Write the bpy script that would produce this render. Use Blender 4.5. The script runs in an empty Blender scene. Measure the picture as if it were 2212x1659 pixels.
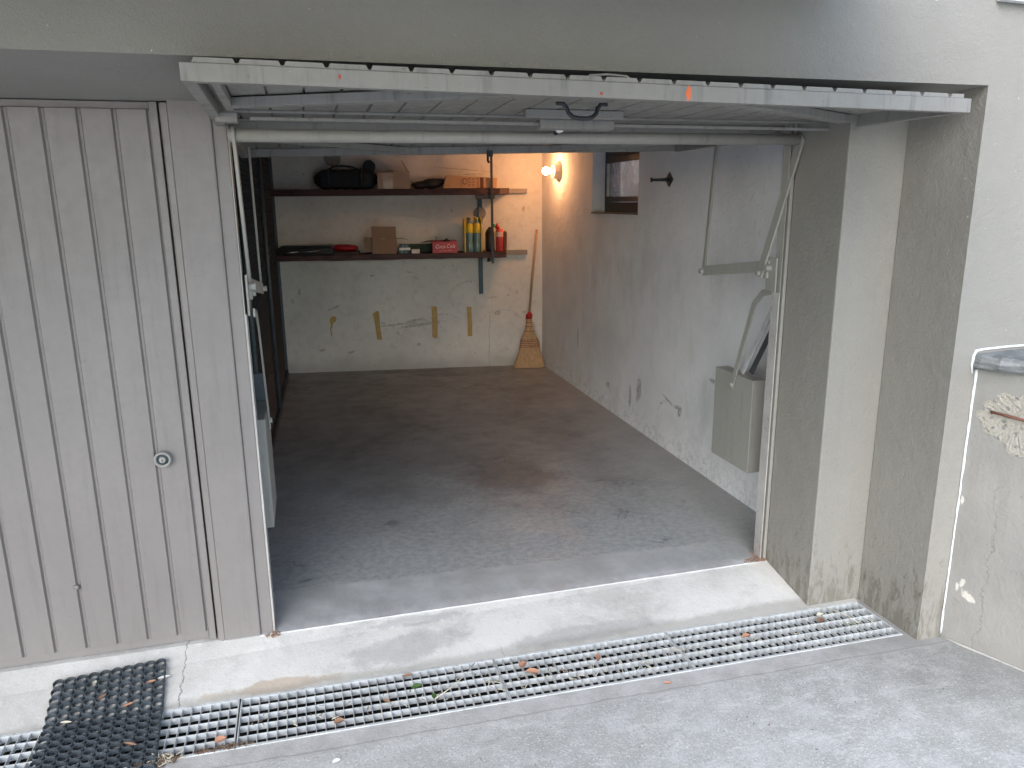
import bpy, bmesh, math, random
from math import radians, sin, cos, pi
from mathutils import Vector, Matrix

SC = bpy.context.scene
# ------------------------------------------------------------------ camera
cam_d = bpy.data.cameras.new("camera")
cam = bpy.data.objects.new("camera", cam_d)
SC.collection.objects.link(cam)
cam_d.sensor_width = 36.0
cam_d.lens = 36.0 * 1637.965 / 2212.0
cam_d.clip_start = 0.05
cam_d.clip_end = 1200.0
_r = Vector((0.96416314, -0.26514485, -0.00936247))
_u = Vector((0.07077942, 0.22304937, 0.97223415))
_f = Vector((0.25569459, 0.938055, -0.23382278))
cam.matrix_world = Matrix(((_r.x, _u.x, -_f.x, 0.227), (_r.y, _u.y, -_f.y, -3.086), (_r.z, _u.z, -_f.z, 1.785), (0, 0, 0, 1)))
SC.camera = cam

# ------------------------------------------------------------------ light
SUN_EL, SUN_AZ = radians(37), radians(207)      # azimuth measured clockwise from +Y (the garage's depth)
world = bpy.data.worlds.new("World")
SC.world = world
world.use_nodes = True
wn, wl = world.node_tree.nodes, world.node_tree.links
wn.clear()
wo = wn.new("ShaderNodeOutputWorld"); bg = wn.new("ShaderNodeBackground"); sky = wn.new("ShaderNodeTexSky")
sky.sky_type = 'NISHITA'; sky.sun_disc = False
sky.sun_elevation = SUN_EL; sky.sun_rotation = SUN_AZ
sky.air_density = 1.0; sky.dust_density = 1.2; sky.ozone_density = 1.0
bw_ = wn.new("ShaderNodeRGBToBW"); wm = wn.new("ShaderNodeMix"); wm.data_type = 'RGBA'
wm.inputs[0].default_value = 0.12                 # cloud cover: most of the sky's light is white
wl.new(sky.outputs[0], bw_.inputs[0]); wl.new(sky.outputs[0], wm.inputs[6]); wl.new(bw_.outputs[0], wm.inputs[7])
wl.new(wm.outputs[2], bg.inputs[0]); bg.inputs[1].default_value = 0.15
wl.new(bg.outputs[0], wo.inputs[0])
sun_d = bpy.data.lights.new("sun", 'SUN'); sun_d.energy = 0.8; sun_d.angle = radians(45); sun_d.color = (1.0, 0.99, 0.98)
sun = bpy.data.objects.new("sun", sun_d); SC.collection.objects.link(sun)
sd = Vector((sin(SUN_AZ) * cos(SUN_EL), cos(SUN_AZ) * cos(SUN_EL), sin(SUN_EL)))
sun.rotation_euler = sd.to_track_quat('Z', 'Y').to_euler()
SC.view_settings.view_transform = 'Standard'; SC.view_settings.look = 'None'
SC.view_settings.gamma = 1.0; SC.view_settings.exposure = 1.66
SC.render.engine = 'CYCLES'
SC.cycles.use_denoising = True
SC.cycles.max_bounces = 8; SC.cycles.diffuse_bounces = 6
SC.cycles.sample_clamp_indirect = 8.0

RND = random.Random(7)
# ------------------------------------------------------------------ materials
class NT:
    def __init__(s, name):
        s.m = bpy.data.materials.new(name); s.m.use_nodes = True
        s.t = s.m.node_tree; s.N = s.t.nodes; s.L = s.t.links
        s.b = s.N["Principled BSDF"]
        g = s.N.new("ShaderNodeNewGeometry"); s.P = g.outputs["Position"]
        sp = s.N.new("ShaderNodeSeparateXYZ"); s.L.new(s.P, sp.inputs[0])
        s.X, s.Y, s.Z = sp.outputs
    def put(s, sock, v):
        if isinstance(v, bpy.types.NodeSocket): s.L.new(v, sock)
        elif v is not None:
            if isinstance(v, tuple) and len(v) == 3 and sock.type == 'RGBA': v = (*v, 1)
            sock.default_value = v
    def math(s, op, a, b=None, c=None, clamp=False):
        n = s.N.new("ShaderNodeMath"); n.operation = op; n.use_clamp = clamp
        s.put(n.inputs[0], a); s.put(n.inputs[1], b)
        if c is not None: s.put(n.inputs[2], c)
        return n.outputs[0]
    def vec(s, x, y, z):
        n = s.N.new("ShaderNodeCombineXYZ"); s.put(n.inputs[0], x); s.put(n.inputs[1], y); s.put(n.inputs[2], z); return n.outputs[0]
    def scale(s, v, k):
        n = s.N.new("ShaderNodeVectorMath"); n.operation = 'MULTIPLY'; s.put(n.inputs[0], v); n.inputs[1].default_value = k; return n.outputs[0]
    def noise(s, scale, detail=4, rough=.55, dist=0, vec=None):
        n = s.N.new("ShaderNodeTexNoise"); s.L.new(vec or s.P, n.inputs["Vector"])
        n.inputs["Scale"].default_value = scale; n.inputs["Detail"].default_value = detail
        n.inputs["Roughness"].default_value = rough; n.inputs["Distortion"].default_value = dist
        return n.outputs[0]
    def voro(s, scale, vec=None, feature='F1', out=0, rnd=1):
        n = s.N.new("ShaderNodeTexVoronoi"); n.feature = feature; s.L.new(vec or s.P, n.inputs["Vector"]); n.inputs["Scale"].default_value = scale
        n.inputs["Randomness"].default_value = rnd
        return n.outputs[out]
    def map(s, v, a, b, c=0., d=1., smooth=True):
        n = s.N.new("ShaderNodeMapRange"); n.interpolation_type = 'SMOOTHSTEP' if smooth else 'LINEAR'
        s.put(n.inputs[0], v); n.inputs[1].default_value = a; n.inputs[2].default_value = b; n.inputs[3].default_value = c; n.inputs[4].default_value = d
        return n.outputs[0]
    def mix(s, f, a, b, mode='MIX'):
        n = s.N.new("ShaderNodeMix"); n.data_type = 'RGBA'; n.blend_type = mode
        s.put(n.inputs[0], f); s.put(n.inputs[6], a); s.put(n.inputs[7], b); return n.outputs[2]
    def mul(s, *a):
        r = a[0]
        for k in a[1:]: r = s.math('MULTIPLY', r, k)
        return r
    def mx(s, *a):
        r = a[0]
        for k in a[1:]: r = s.math('MAXIMUM', r, k)
        return r
    def col(s, c): s.put(s.b.inputs["Base Color"], c)
    def rough(s, c): s.put(s.b.inputs["Roughness"], c)
    def bump(s, h, strength=.3, dist=.005):
        n = s.N.new("ShaderNodeBump"); n.inputs["Strength"].default_value = strength; n.inputs["Distance"].default_value = dist
        s.L.new(h, n.inputs["Height"]); s.L.new(n.outputs[0], s.b.inputs["Normal"])
    # soft-edged mark: a and b are sockets (two wall coordinates), centre, radii, angle; ragged by noise
    def mark(s, a, b, ca, cb, ra, rb, ang=0, rag=.5, nscale=30):
        da = s.math('SUBTRACT', a, ca); db = s.math('SUBTRACT', b, cb)
        c_, s_ = cos(ang), sin(ang)
        u = s.math('ADD', s.math('MULTIPLY', da, c_), s.math('MULTIPLY', db, s_))
        v = s.math('SUBTRACT', s.math('MULTIPLY', db, c_), s.math('MULTIPLY', da, s_))
        u = s.math('DIVIDE', u, ra); v = s.math('DIVIDE', v, rb)
        d = s.math('SQRT', s.math('ADD', s.math('MULTIPLY', u, u), s.math('MULTIPLY', v, v)))
        n = s.noise(nscale, 4, .7)
        d = s.math('ADD', d, s.math('MULTIPLY', s.math('SUBTRACT', n, .5), rag * 4))
        return s.map(d, .6, 1.1, 1, 0)
    def arc(s, a, b, ca, cb, r, w, a0, a1):
        da = s.math('SUBTRACT', a, ca); db = s.math('SUBTRACT', b, cb)
        d = s.math('SQRT', s.math('ADD', s.math('MULTIPLY', da, da), s.math('MULTIPLY', db, db)))
        e = s.map(s.math('ABSOLUTE', s.math('SUBTRACT', d, r)), 0, w, 1, 0)
        th = s.math('ARCTAN2', db, da)
        m = s.mul(s.map(th, a0, a0 + .15), s.map(th, a1 - .15, a1, 1, 0))
        return s.mul(e, m, s.map(s.noise(40, 4, .7), .42, .6))

M = {}
def painted(name, col, var=.07, rough=.6, bscale=250, bstr=.15, dirt=.0, metallic=0, chips=0, chipcol=(.6, .58, .54)):
    t = NT(name)
    big = t.noise(1.6, 5, .6); fine = t.noise(28, 4, .65)
    c = t.mix(t.map(big, .35, .65), tuple(k * (1 - var) for k in col), tuple(min(1, k * (1 + var)) for k in col))
    c = t.mix(t.map(fine, .3, .75, 0, .35), c, tuple(k * (1 - 2 * var) for k in col))
    if dirt:
        st = t.noise(1, 5, .7, 0, t.scale(t.P, (26, 26, 2.2)))
        c = t.mix(t.mul(t.map(st, .5, .72), dirt), c, tuple(k * .35 for k in col))
        sp = t.noise(60, 3, .6)
        c = t.mix(t.mul(t.map(sp, .67, .74), dirt * 1.3), c, tuple(k * .3 for k in col))
    if chips:
        ch = t.noise(75, 5, .75)
        c = t.mix(t.mul(t.map(ch, .68, .71), chips), c, chipcol)
    t.col(c); t.rough(t.map(fine, .3, .7, rough - .08, rough + .08))
    t.b.inputs["Metallic"].default_value = metallic
    t.bump(t.math('ADD', t.noise(bscale, 3, .6), t.math('MULTIPLY', big, 2)), bstr, .002)
    M[name] = t.m
    return t

PAINT = (.278, .268, .240)
# plaster of the facade, with wet stains climbing from the ground on the reveals
t = NT("facade_paint")
big = t.noise(1.1, 5, .6); mid = t.noise(9, 5, .65); fine = t.noise(220, 3, .6)
c = t.mix(t.map(big, .35, .68), tuple(k * .95 for k in PAINT), tuple(k * 1.05 for k in PAINT))
c = t.mix(t.map(mid, .3, .8, 0, .3), c, tuple(k * .86 for k in PAINT))
stv = t.scale(t.P, (9, 9, 2.4))
wet = t.noise(3.2, 4, .7, .6, stv)
hgt = t.math('ADD', t.Z, t.math('MULTIPLY', t.math('SUBTRACT', wet, .5), -1.6))
c = t.mix(t.mul(t.map(hgt, -.14, .12, 1, 0), .65), c, (.15, .138, .11))
blob = t.noise(2.6, 3, .7, .3, t.scale(t.P, (11, 11, 5)))
c = t.mix(t.mul(t.map(blob, .62, .66), t.map(t.Z, .12, .45, 1, 0), t.map(t.X, 2.6, 2.7, .6, 1), .6), c, (.135, .125, .10))
sp = t.noise(55, 3, .6)
c = t.mix(t.mul(t.map(sp, .735, .76), .6), c, (.7, .69, .66))
c = t.mix(t.map(t.noise(1, 5, .7, .2, t.scale(t.P, (14, 14, .9))), .55, .75, 0, .22), c, tuple(k * .7 for k in PAINT))
t.col(c); t.rough(.85)
t.bump(t.math('ADD', t.math('ADD', fine, t.math('MULTIPLY', t.noise(55, 4, .65), 1.6)), t.math('MULTIPLY', mid, 4)), .6, .0035); M["facade"] = t.m

painted("door_paint", (.26, .248, .226), .06, .5, 60, .15, dirt=.5, chips=.9)
painted("closed_door_paint", (.222, .206, .198), .05, .5, 120, .2, dirt=.16, chips=.25)
painted("frame_paint", (.32, .31, .29), .06, .5, 120, .15, dirt=.3, chips=.8)
painted("mech_paint", (.33, .325, .295), .05, .42, 90, .1, dirt=.35)
painted("dark_iron", (.035, .038, .042), .15, .5, 90, .3)
painted("blue_steel", (.03, .075, .11), .1, .5)
painted("grey_cleat", (.30, .28, .25), .1, .7)
painted("white_plastic", (.78, .78, .76), .03, .35)
painted("slate_under", (.1, .1, .1), .1)

# rusty bottom of the frame
t = NT("rusty_frame")
n = t.noise(22, 5, .7)
f = t.map(t.math('ADD', t.Z, t.math('MULTIPLY', n, -.9)), -.62, -.34, 1, 0)
f2 = t.mul(t.map(t.noise(30, 5, .75), .6, .64), .8)
base = t.mix(t.map(t.noise(6), .3, .7), (.36, .35, .33), (.47, .46, .44))
c = t.mix(t.mx(f, f2), base, t.mix(t.noise(60), (.19, .07, .03), (.34, .16, .08)))
t.col(c); t.rough(.7); t.bump(n, .4, .003); M["rusty_frame"] = t.m

# inside walls: off-white distemper with scuffs.  u = along the rear wall
UX = Vector((.99027502, -.13912365, 0)); NX = Vector((-.13912365, -.99027502, 0)); B0 = Vector((-.02, 5.285, 0))
t = NT("rear_wall_plaster")
dt = t.N.new("ShaderNodeVectorMath"); dt.operation = 'DOT_PRODUCT'; t.L.new(t.P, dt.inputs[0]); dt.inputs[1].default_value = UX
u = t.math('SUBTRACT', dt.outputs["Value"], B0.dot(UX)); z = t.Z
c = t.mix(t.map(t.noise(1.5, 5, .6), .3, .7), (.64, .63, .58), (.76, .75, .70))
c = t.mix(t.map(t.noise(14, 5, .7), .45, .75, 0, .35), c, (.40, .385, .33))
marks = t.mx(
    t.mark(u, z, 1.22, .50, .26, .012, .08, .25), t.mark(u, z, 1.46, .49, .28, .02, .12, .25), t.mark(u, z, 1.40, .54, .11, .014, .15, .25),
    t.mark(u, z, .70, .21, .05, .018, .3, .5, 60), t.mark(u, z, .40, .24, .035, .02, 0, .5, 60), t.mark(u, z, .55, .70, .09, .01, .35, .3),
    t.mark(u, z, 1.42, 1.0, .05, .008, -.35, .5, 50), t.mark(u, z, 1.37, 1.06, .05, .007, -.15, .5, 50), t.mark(u, z, .97, 1.03, .03, .012, 0, .3),
    t.mark(u, z, 1.83, 1.12, .013, .013, 0, .1), t.mark(u, z, 2.25, .77, .09, .005, .1, .2), t.mark(u, z, 2.43, .79, .02, .010, 0, .4, 60),
    t.mark(u, z, 2.31, .60, .04, .03, .4, .55, 60), t.mark(u, z, 2.52, .82, .02, .025, 0, .5, 60), t.mark(u, z, 1.43, .27, .025, .02, 0, .3),
    t.mark(u, z, .20, .88, .015, .05, 0, .3), t.mark(u, z, .12, .78, .02, .03, 0, .5, 60), t.mark(u, z, 2.60, .60, .02, .02, .5, .3),
    t.mark(u, z, 1.83, 1.70, .014, .02, 0, .4, 60), t.mark(u, z, 2.60, 1.70, .02, .035, 0, .4), t.mark(u, z, 1.95, 2.12, .30, .006, -.08, .6, 60),
    t.mark(u, z, 2.05, 2.07, .12, .006, .05, .6, 60), t.arc(u, z, 2.02, .68, .27, .02, 1.3, 2.9), t.arc(u, z, 1.02, .30, .22, .02, .3, 1.9),
    t.arc(u, z, 1.5, .28, .26, .018, .4, 2.7), t.arc(u, z, 1.72, .36, .24, .016, .7, 2.4), t.arc(u, z, 2.35, .33, .3, .012, .5, 2.6))
dots = t.mul(t.map(t.voro(5.5), .035, .05, 1, 0), t.map(t.noise(3), .5, .55))
c = t.mix(t.mul(t.mx(t.mul(marks, t.map(t.noise(70, 4, .8), .38, .6)), dots), .62), c, (.12, .11, .09))
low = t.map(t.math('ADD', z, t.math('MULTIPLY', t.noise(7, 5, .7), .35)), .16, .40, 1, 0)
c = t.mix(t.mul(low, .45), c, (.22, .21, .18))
ck = t.math('ABSOLUTE', t.math('SUBTRACT', u, t.math('ADD', 2.185, t.math('MULTIPLY', t.noise(5, 3, .5), .05))))
c = t.mix(t.mul(t.map(ck, .0, .004, 1, 0), t.map(z, .55, .6, 1, 0), .6), c, (.12, .11, .09))
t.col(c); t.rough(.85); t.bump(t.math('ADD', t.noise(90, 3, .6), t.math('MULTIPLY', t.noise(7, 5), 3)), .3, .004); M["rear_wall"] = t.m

t = NT("side_wall_plaster")
y = t.Y; z = t.Z
c = t.mix(t.map(t.noise(1.3, 5, .65), .3, .7), (.68, .69, .70), (.82, .83, .84))
c = t.mix(t.map(t.noise(1, 5, .7, 0, t.scale(t.P, (3, 3, 1.3))), .5, .72, 0, .3), c, (.45, .45, .44))
c = t.mix(t.map(t.noise(1, 5, .75, 0, t.scale(t.P, (10, 10, 5))), .62, .70, 0, .35), c, (.80, .80, .79))
marks = t.mx(t.mark(y, z, 2.25, .33, .05, .12, .2, .4), t.mark(y, z, 2.42, .24, .03, .10, 0, .4), t.mark(y, z, 1.60, .36, .05, .018, -.1, .3), t.arc(y, z, 1.75, .2, .16, .02, .3, 1.6), t.mark(y, z, 1.75, .38, .1, .014, .25, .25),
    t.mark(y, z, 1.55, .34, .03, .05, .4, .3), t.mark(y, z, 1.12, .66, .05, .02, .1, .3), t.mark(y, z, 3.7, .5, .02, .12, 0, .4), t.mark(y, z, 2.9, .22, .05, .03, 0, .4))
c = t.mix(t.mul(marks, t.map(t.noise(60, 4, .8), .36, .6), .75), c, (.09, .09, .09))
scr = t.mul(t.map(t.noise(1, 4, .7, 1.2, t.scale(t.P, (30, 30, 5))), .66, .69), .35)
c = t.mix(scr, c, (.72, .72, .70))
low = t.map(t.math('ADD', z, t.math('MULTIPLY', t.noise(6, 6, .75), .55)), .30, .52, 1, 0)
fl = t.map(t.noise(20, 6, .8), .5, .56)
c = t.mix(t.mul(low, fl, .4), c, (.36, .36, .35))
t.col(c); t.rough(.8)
bl = t.mul(t.map(t.noise(16, 4, .6, .8), .55, .64), t.map(t.Z, 1.1, 1.7), 2.5)
t.bump(t.math('ADD', t.math('ADD', t.noise(120, 3, .6), t.math('MULTIPLY', t.noise(6, 6, .7), 5)), bl), .35, .004); M["side_wall"] = t.m
painted("ceiling_plaster", (.68, .67, .65), .08, .9)
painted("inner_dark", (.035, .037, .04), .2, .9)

# floor inside
t = NT("garage_floor")
x, y = t.X, t.Y
nb = t.noise(.9, 6, .62, .3); nm = t.noise(5, 6, .7); stk = t.noise(1, 5, .65, 0, t.scale(t.P, (2.2, 4, 1)))
c = t.mix(t.map(nb, .32, .68), (.150, .163, .166), (.238, .256, .262))
c = t.mix(t.map(stk, .45, .75, 0, .4), c, (.30, .30, .298))
c = t.mix(t.map(nm, .5, .75, 0, .5), c, (.13, .127, .12))
c = t.mix(t.mul(t.map(t.noise(11, 6, .8, .5), .6, .66), .35), c, (.33, .33, .32))
chalk_and_light = t.map(t.math('ADD', y, t.math('MULTIPLY', t.math('SUBTRACT', t.noise(2.2, 6, .7, .4), .5), 2.6)), .2, 2.3, 1, 0)  # chalky look near the opening, with its brighter daylight painted into the colour
c = t.mix(t.mul(chalk_and_light, .85), c, t.mix(t.map(t.noise(26, 5, .75), .35, .65), (.32, .345, .352), (.47, .50, .51)))
dk = t.mx(t.mark(x, y, 1.45, 1.55, .34, .38, .3, .35, 4), t.mul(t.mark(x, y, .5, 3.0, .6, .8, 0, .5, 3), .5), t.mark(x, y, .134, .428, .04, .018, .2, .3), t.mark(x, y, 1.55, 4.75, .32, .13, -.4, .6, 12),
     t.mark(x, y, 1.35, 4.95, .5, .07, -.14, .5, 12), t.mark(x, y, .62, 1.0, .05, .04, 0, .5))
c = t.mix(t.mul(dk, .5), c, (.07, .068, .066))
c = t.mix(t.map(t.noise(95, 4, .75), .58, .70, 0, .5), c, (.40, .41, .41))
c = t.mix(t.map(t.noise(120, 4, .75), .60, .70, 0, .5), c, (.08, .08, .08))
c = t.mix(t.map(t.noise(1, 6, .8, 1.5, t.scale(t.P, (9, 5, 1))), .60, .66, 0, .18), c, (.12, .12, .12))
wc = t.N.new("ShaderNodeVectorMath"); wc.operation = 'ADD'; t.L.new(t.P, wc.inputs[0])
nz_ = t.N.new("ShaderNodeTexNoise"); nz_.inputs["Scale"].default_value = 3; nz_.inputs["Detail"].default_value = 5; t.L.new(t.P, nz_.inputs["Vector"]); t.L.new(nz_.outputs["Color"], wc.inputs[1])
crk = t.voro(.55, wc.outputs[0], 'DISTANCE_TO_EDGE', 0)
c = t.mix(t.mul(t.map(crk, .0015, .0055, 1, 0), t.map(t.noise(2.2), .50, .58), .5), c, (.07, .07, .07))
dust = t.map(t.math('ADD', x, t.math('MULTIPLY', t.noise(3, 5, .7), 1.2)), 2.6, 3.2)
c = t.mix(t.mul(dust, .5), c, (.42, .42, .41))
# pale grouted band with stipple along the threshold
edge = t.math('ADD', t.math('SUBTRACT', .365, t.math('MULTIPLY', x, .055)), t.math('MULTIPLY', t.math('SUBTRACT', t.noise(6, 6, .8), .5), .10))
band = t.map(t.math('SUBTRACT', edge, y), 0, .012)
endf = t.map(t.math('ADD', x, t.math('MULTIPLY', t.noise(4), .3)), 2.05, 2.45, 1, .25)
wv = t.N.new("ShaderNodeTexWave"); wv.inputs["Scale"].default_value = 30; t.L.new(t.P, wv.inputs["Vector"]); wv.bands_direction = 'X'
wv2 = t.N.new("ShaderNodeTexWave"); wv2.inputs["Scale"].default_value = 30; t.L.new(t.P, wv2.inputs["Vector"]); wv2.bands_direction = 'Y'
stip = t.mul(wv.outputs[0], wv2.outputs[0], t.map(t.noise(3.5), .4, .6))
bc = t.mix(t.map(nm, .3, .7), (.38, .40, .405), (.53, .55, .555))
bc = t.mix(t.mul(stip, .5), bc, (.2, .2, .2))
c = t.mix(t.mul(band, endf), c, bc)
rim = t.mul(t.map(t.math('ABSOLUTE', t.math('SUBTRACT', edge, y)), 0, .014, 1, 0), t.map(nm, .42, .55))
c = t.mix(t.mul(rim, .6), c, (.52, .52, .51))
lip = t.map(t.math('ADD', y, t.math('MULTIPLY', t.noise(7, 6, .8), .16)), .085, .15, 1, 0)
c = t.mix(lip, c, t.mix(t.map(nm, .3, .7), (.42, .43, .44), (.66, .67, .68)))
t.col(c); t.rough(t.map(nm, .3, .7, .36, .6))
t.bump(t.math('ADD', t.math('MULTIPLY', nm, 2), t.math('MULTIPLY', t.mul(stip, band), .8)), .3, .004); M["floor"] = t.m

# apron and driveway concrete
t = NT("apron_concrete")
x, y = t.X, t.Y
nb = t.noise(1.5, 6, .65); nm = t.noise(8, 6, .72); nf = t.noise(90, 4, .7)
c = t.mix(t.map(nb, .32, .66), (.52, .515, .49), (.68, .675, .65))
c = t.mix(t.map(nm, .5, .68, 0, .6), c, (.74, .735, .71))
c = t.mix(t.map(t.noise(4, 6, .75, .5), .5, .68, 0, .4), c, (.40, .39, .37))
c = t.mix(t.map(nf, .56, .74, 0, .4), c, (.33, .32, .29))
c = t.mix(t.mul(t.mx(t.mark(x, y, .55, -.2, .3, .09, .1, .5, 6), t.mark(x, y, 1.35, -.28, .4, .05, 0, .5, 6), t.mark(x, y, .6, -.05, .3, .03, 0, .6, 8)), .45), c, (.31, .31, .32))
c = t.mix(t.mul(t.mark(x, y, .02, -.29, .28, .035, 0, .6, 8), .6), c, (.44, .33, .22))
ed = t.mul(t.map(t.math('ADD', y, t.math('MULTIPLY', nm, -.08)), -.35, -.31, 1, 0), .5)
c = t.mix(ed, c, (.26, .25, .22))
for (xx, kk) in ((-.347, .03), (.93, .03)):
    ck = t.math('ABSOLUTE', t.math('SUBTRACT', x, t.math('ADD', xx - kk, t.math('MULTIPLY', t.noise(9, 5, .7), .06))))
    w = t.mul(t.map(ck, .0005, .0035, 1, 0), 1.0 if xx < 0 else t.map(y, -.3, -.24, 1, 0))
    c = t.mix(t.mul(w, .75 if xx < 0 else .4), c, (.14, .13, .11))
t.col(c); t.rough(.85)
t.bump(t.math('ADD', nf, t.math('MULTIPLY', nm, 3)), .4, .004); M["apron"] = t.m

t = NT("driveway_concrete")
x, y = t.X, t.Y
nb = t.noise(.8, 6, .62); nm = t.noise(9, 6, .75); nf = t.noise(110, 5, .75)
c = t.mix(t.map(nb, .35, .65), (.345, .355, .345), (.465, .475, .465))
c = t.mix(t.map(nm, .46, .62, 0, .6), c, (.56, .565, .57))
c = t.mix(t.map(nf, .53, .63, 0, .75), c, (.70, .71, .70))
c = t.mix(t.map(t.noise(130, 4, .7), .56, .68, 0, .65), c, (.17, .17, .165))
c = t.mix(t.map(t.noise(1, 6, .75, .4, t.scale(t.P, (5, 14, 1))), .52, .66, 0, .55), c, (.64, .65, .64))
c = t.mix(t.map(t.noise(1, 6, .75, .3, t.scale(t.P, (6, 13, 2))), .56, .72, 0, .45), c, (.27, .27, .265))
smooth_band = t.map(t.math('ADD', t.math('ADD', y, t.math('MULTIPLY', t.noise(6, 4, .7), .035)), t.math('MULTIPLY', x, .022)), -.70, -.685)
c = t.mix(smooth_band, c, t.mix(t.map(nm, .3, .7), (.40, .40, .395), (.54, .54, .535)))
ln = t.map(t.math('ABSOLUTE', t.math('ADD', t.math('ADD', t.math('ADD', y, .695), t.math('MULTIPLY', x, .022)), t.math('MULTIPLY', t.math('SUBTRACT', t.noise(6, 4, .7), .5), .035))), .001, .007, 1, 0)
c = t.mix(t.mul(ln, .35), c, (.15, .15, .14))
wetr = t.map(t.math('ADD', t.math('SUBTRACT', x, t.math('MULTIPLY', y, -.6)), t.math('MULTIPLY', t.noise(4, 5, .7), 1.0)), 2.05, 2.75)
c = t.mix(t.mul(wetr, .5), c, (.17, .168, .155))
t.col(c); t.rough(.82)
t.bump(t.math('ADD', t.math('MULTIPLY', nf, 2), t.math('MULTIPLY', nm, 2)), .55, .004); M["driveway"] = t.m

# parapet plaster
t = NT("parapet_plaster")
nm = t.noise(7, 5, .7)
c = t.mix(t.map(t.noise(1.4, 5), .35, .65), (.23, .225, .21), (.31, .303, .283))
c = t.mix(t.mul(t.map(t.noise(1, 5, .7, 0, t.scale(t.P, (10, 10, 1.6))), .52, .7), .4), c, (.24, .23, .20))
c = t.mix(t.mul(t.map(t.noise(45, 4, .75), .66, .7), .5), c, (.16, .15, .13))
pe = t.mx(t.mark(t.Y, t.Z, -.795, .15, .035, .016, .7, .55, 40), t.mark(t.Y, t.Z, -.77, .20, .010, .022, .2, .5, 40), t.mark(t.Y, t.Z, -.755, .175, .008, .02, 0, .5, 40), t.mark(t.Y, t.Z, -.732, .56, .006, .022, 0, .5, 60))
c = t.mix(t.mul(pe, .8), c, (.62, .60, .54))
ck = t.math('ABSOLUTE', t.math('SUBTRACT', t.Y, t.math('ADD', -.905, t.math('MULTIPLY', t.noise(6, 5, .75), .12))))
c = t.mix(t.mul(t.map(ck, 0, .004, 1, 0), t.map(t.Z, .6, .75, 1, 0), .5), c, (.15, .14, .12))
t.col(c); t.rough(.88); t.bump(t.math('ADD', t.noise(70, 4, .7), t.math('MULTIPLY', nm, 3)), .5, .005); M["parapet"] = t.m

t = NT("rubble")
v = t.voro(55, None, 'F1', 1); e = t.voro(55, None, 'DISTANCE_TO_EDGE', 0)
c = t.mix(t.noise(60, 4, .7), (.44, .41, .35), (.64, .61, .54))
c = t.mix(t.mul(t.map(t.noise(40, 3), .58, .62), .75), c, (.28, .28, .26))
c = t.mix(t.map(t.noise(120, 5, .8), .62, .70, 0, .8), c, (.20, .18, .15))
t.col(c); t.rough(.9); t.bump(t.math('ADD', t.noise(60, 6, .85), t.math('MULTIPLY', t.map(e, 0, .25), .15)), 1.0, .014); M["rubble"] = t.m
t = NT("slate")
w = t.noise(1, 6, .75, .6, t.scale(t.P, (8, 8, 60)))
c = t.mix(t.map(w, .3, .7), (.13, .138, .14), (.33, .34, .335)); c = t.mix(t.map(t.noise(40, 5, .8), .6, .7, 0, .5), c, (.5, .51, .5))
t.col(c); t.rough(.65); t.bump(t.math('ADD', w, t.noise(30, 6, .8)), .9, .012); M["slate"] = t.m
t = NT("rust"); t.col(t.mix(t.noise(60, 5, .8), (.12, .05, .035), (.25, .12, .08))); t.rough(.85); t.bump(t.noise(120), .5, .002); M["rust"] = t.m
painted("sealant", (.74, .78, .80), .04, .45, 60, .3)

t = NT("galvanised_steel")
c = t.mix(t.map(t.noise(14, 5, .7), .3, .7), (.52, .55, .56), (.72, .75, .76))
c = t.mix(t.mul(t.map(t.noise(35, 5, .75), .55, .68), .5), c, (.25, .24, .22))
t.col(c); t.rough(.5); t.b.inputs["Metallic"].default_value = .25; t.bump(t.noise(90), .1, .001); M["galv"] = t.m
painted("drain_dark", (.016, .016, .015), .3, .9)
t = NT("rubber")
t.col(t.mix(t.map(t.noise(9, 5, .7), .3, .7), (.028, .037, .045), (.056, .070, .082))); t.rough(.62); t.b.inputs["Specular IOR Level"].default_value = .6
t.bump(t.noise(300, 3), .15, .001); M["rubber"] = t.m

t = NT("dark_wood")
g = t.noise(1, 6, .7, .4, t.scale(t.P, (3, 30, 40)))
c = t.mix(t.map(g, .3, .7), (.020, .009, .008), (.075, .028, .022)); c = t.mix(t.map(t.noise(20, 5, .8), .66, .7, 0, .4), c, (.28, .25, .22))
t.col(c); t.rough(.6); t.bump(g, .3, .003); M["wood"] = t.m
def carton(name, a, b):
    t = NT(name); t.col(t.mix(t.noise(18, 5, .7), a, b)); t.rough(.85)
    t.bump(t.noise(1, 3, .5, 0, t.scale(t.P, (120, 120, 8))), .2, .002); M[name] = t.m
carton("carton", (.27, .17, .11), (.33, .215, .145)); carton("carton_pale", (.36, .27, .20), (.44, .34, .26)); carton("carton_orange", (.52, .30, .15), (.60, .37, .20))
def plain(name, col, rough=.5, **k):
    t = NT(name); t.col(t.mix(t.map(t.noise(20, 4), .3, .7), tuple(v * .9 for v in col), tuple(min(1, v * 1.08) for v in col))); t.rough(rough)
    for a, b in k.items(): t.b.inputs[a.replace('_', ' ')].default_value = b
    M[name] = t.m; return t.m
plain("red_card", (.46, .03, .035), .45); plain("print_white", (.8, .77, .72), .6); plain("print_brown", (.13, .04, .02), .7)
plain("teal_card", (.008, .055, .065), .5); plain("green_card", (.03, .06, .03), .7)
plain("bag_cloth", (.012, .017, .022), .8); plain("teal_foam", (.018, .035, .042), .8); plain("black_plastic", (.012, .012, .014), .28)
plain("chrome", (.55, .55, .55), .25, Metallic=1.0); plain("red_plastic", (.42, .012, .018), .35)
plain("yellow_film", (.62, .46, .03), .3); plain("bottle_green", (.16, .17, .03), .3); plain("blue_liquid", (.14, .25, .24), .12)
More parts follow.
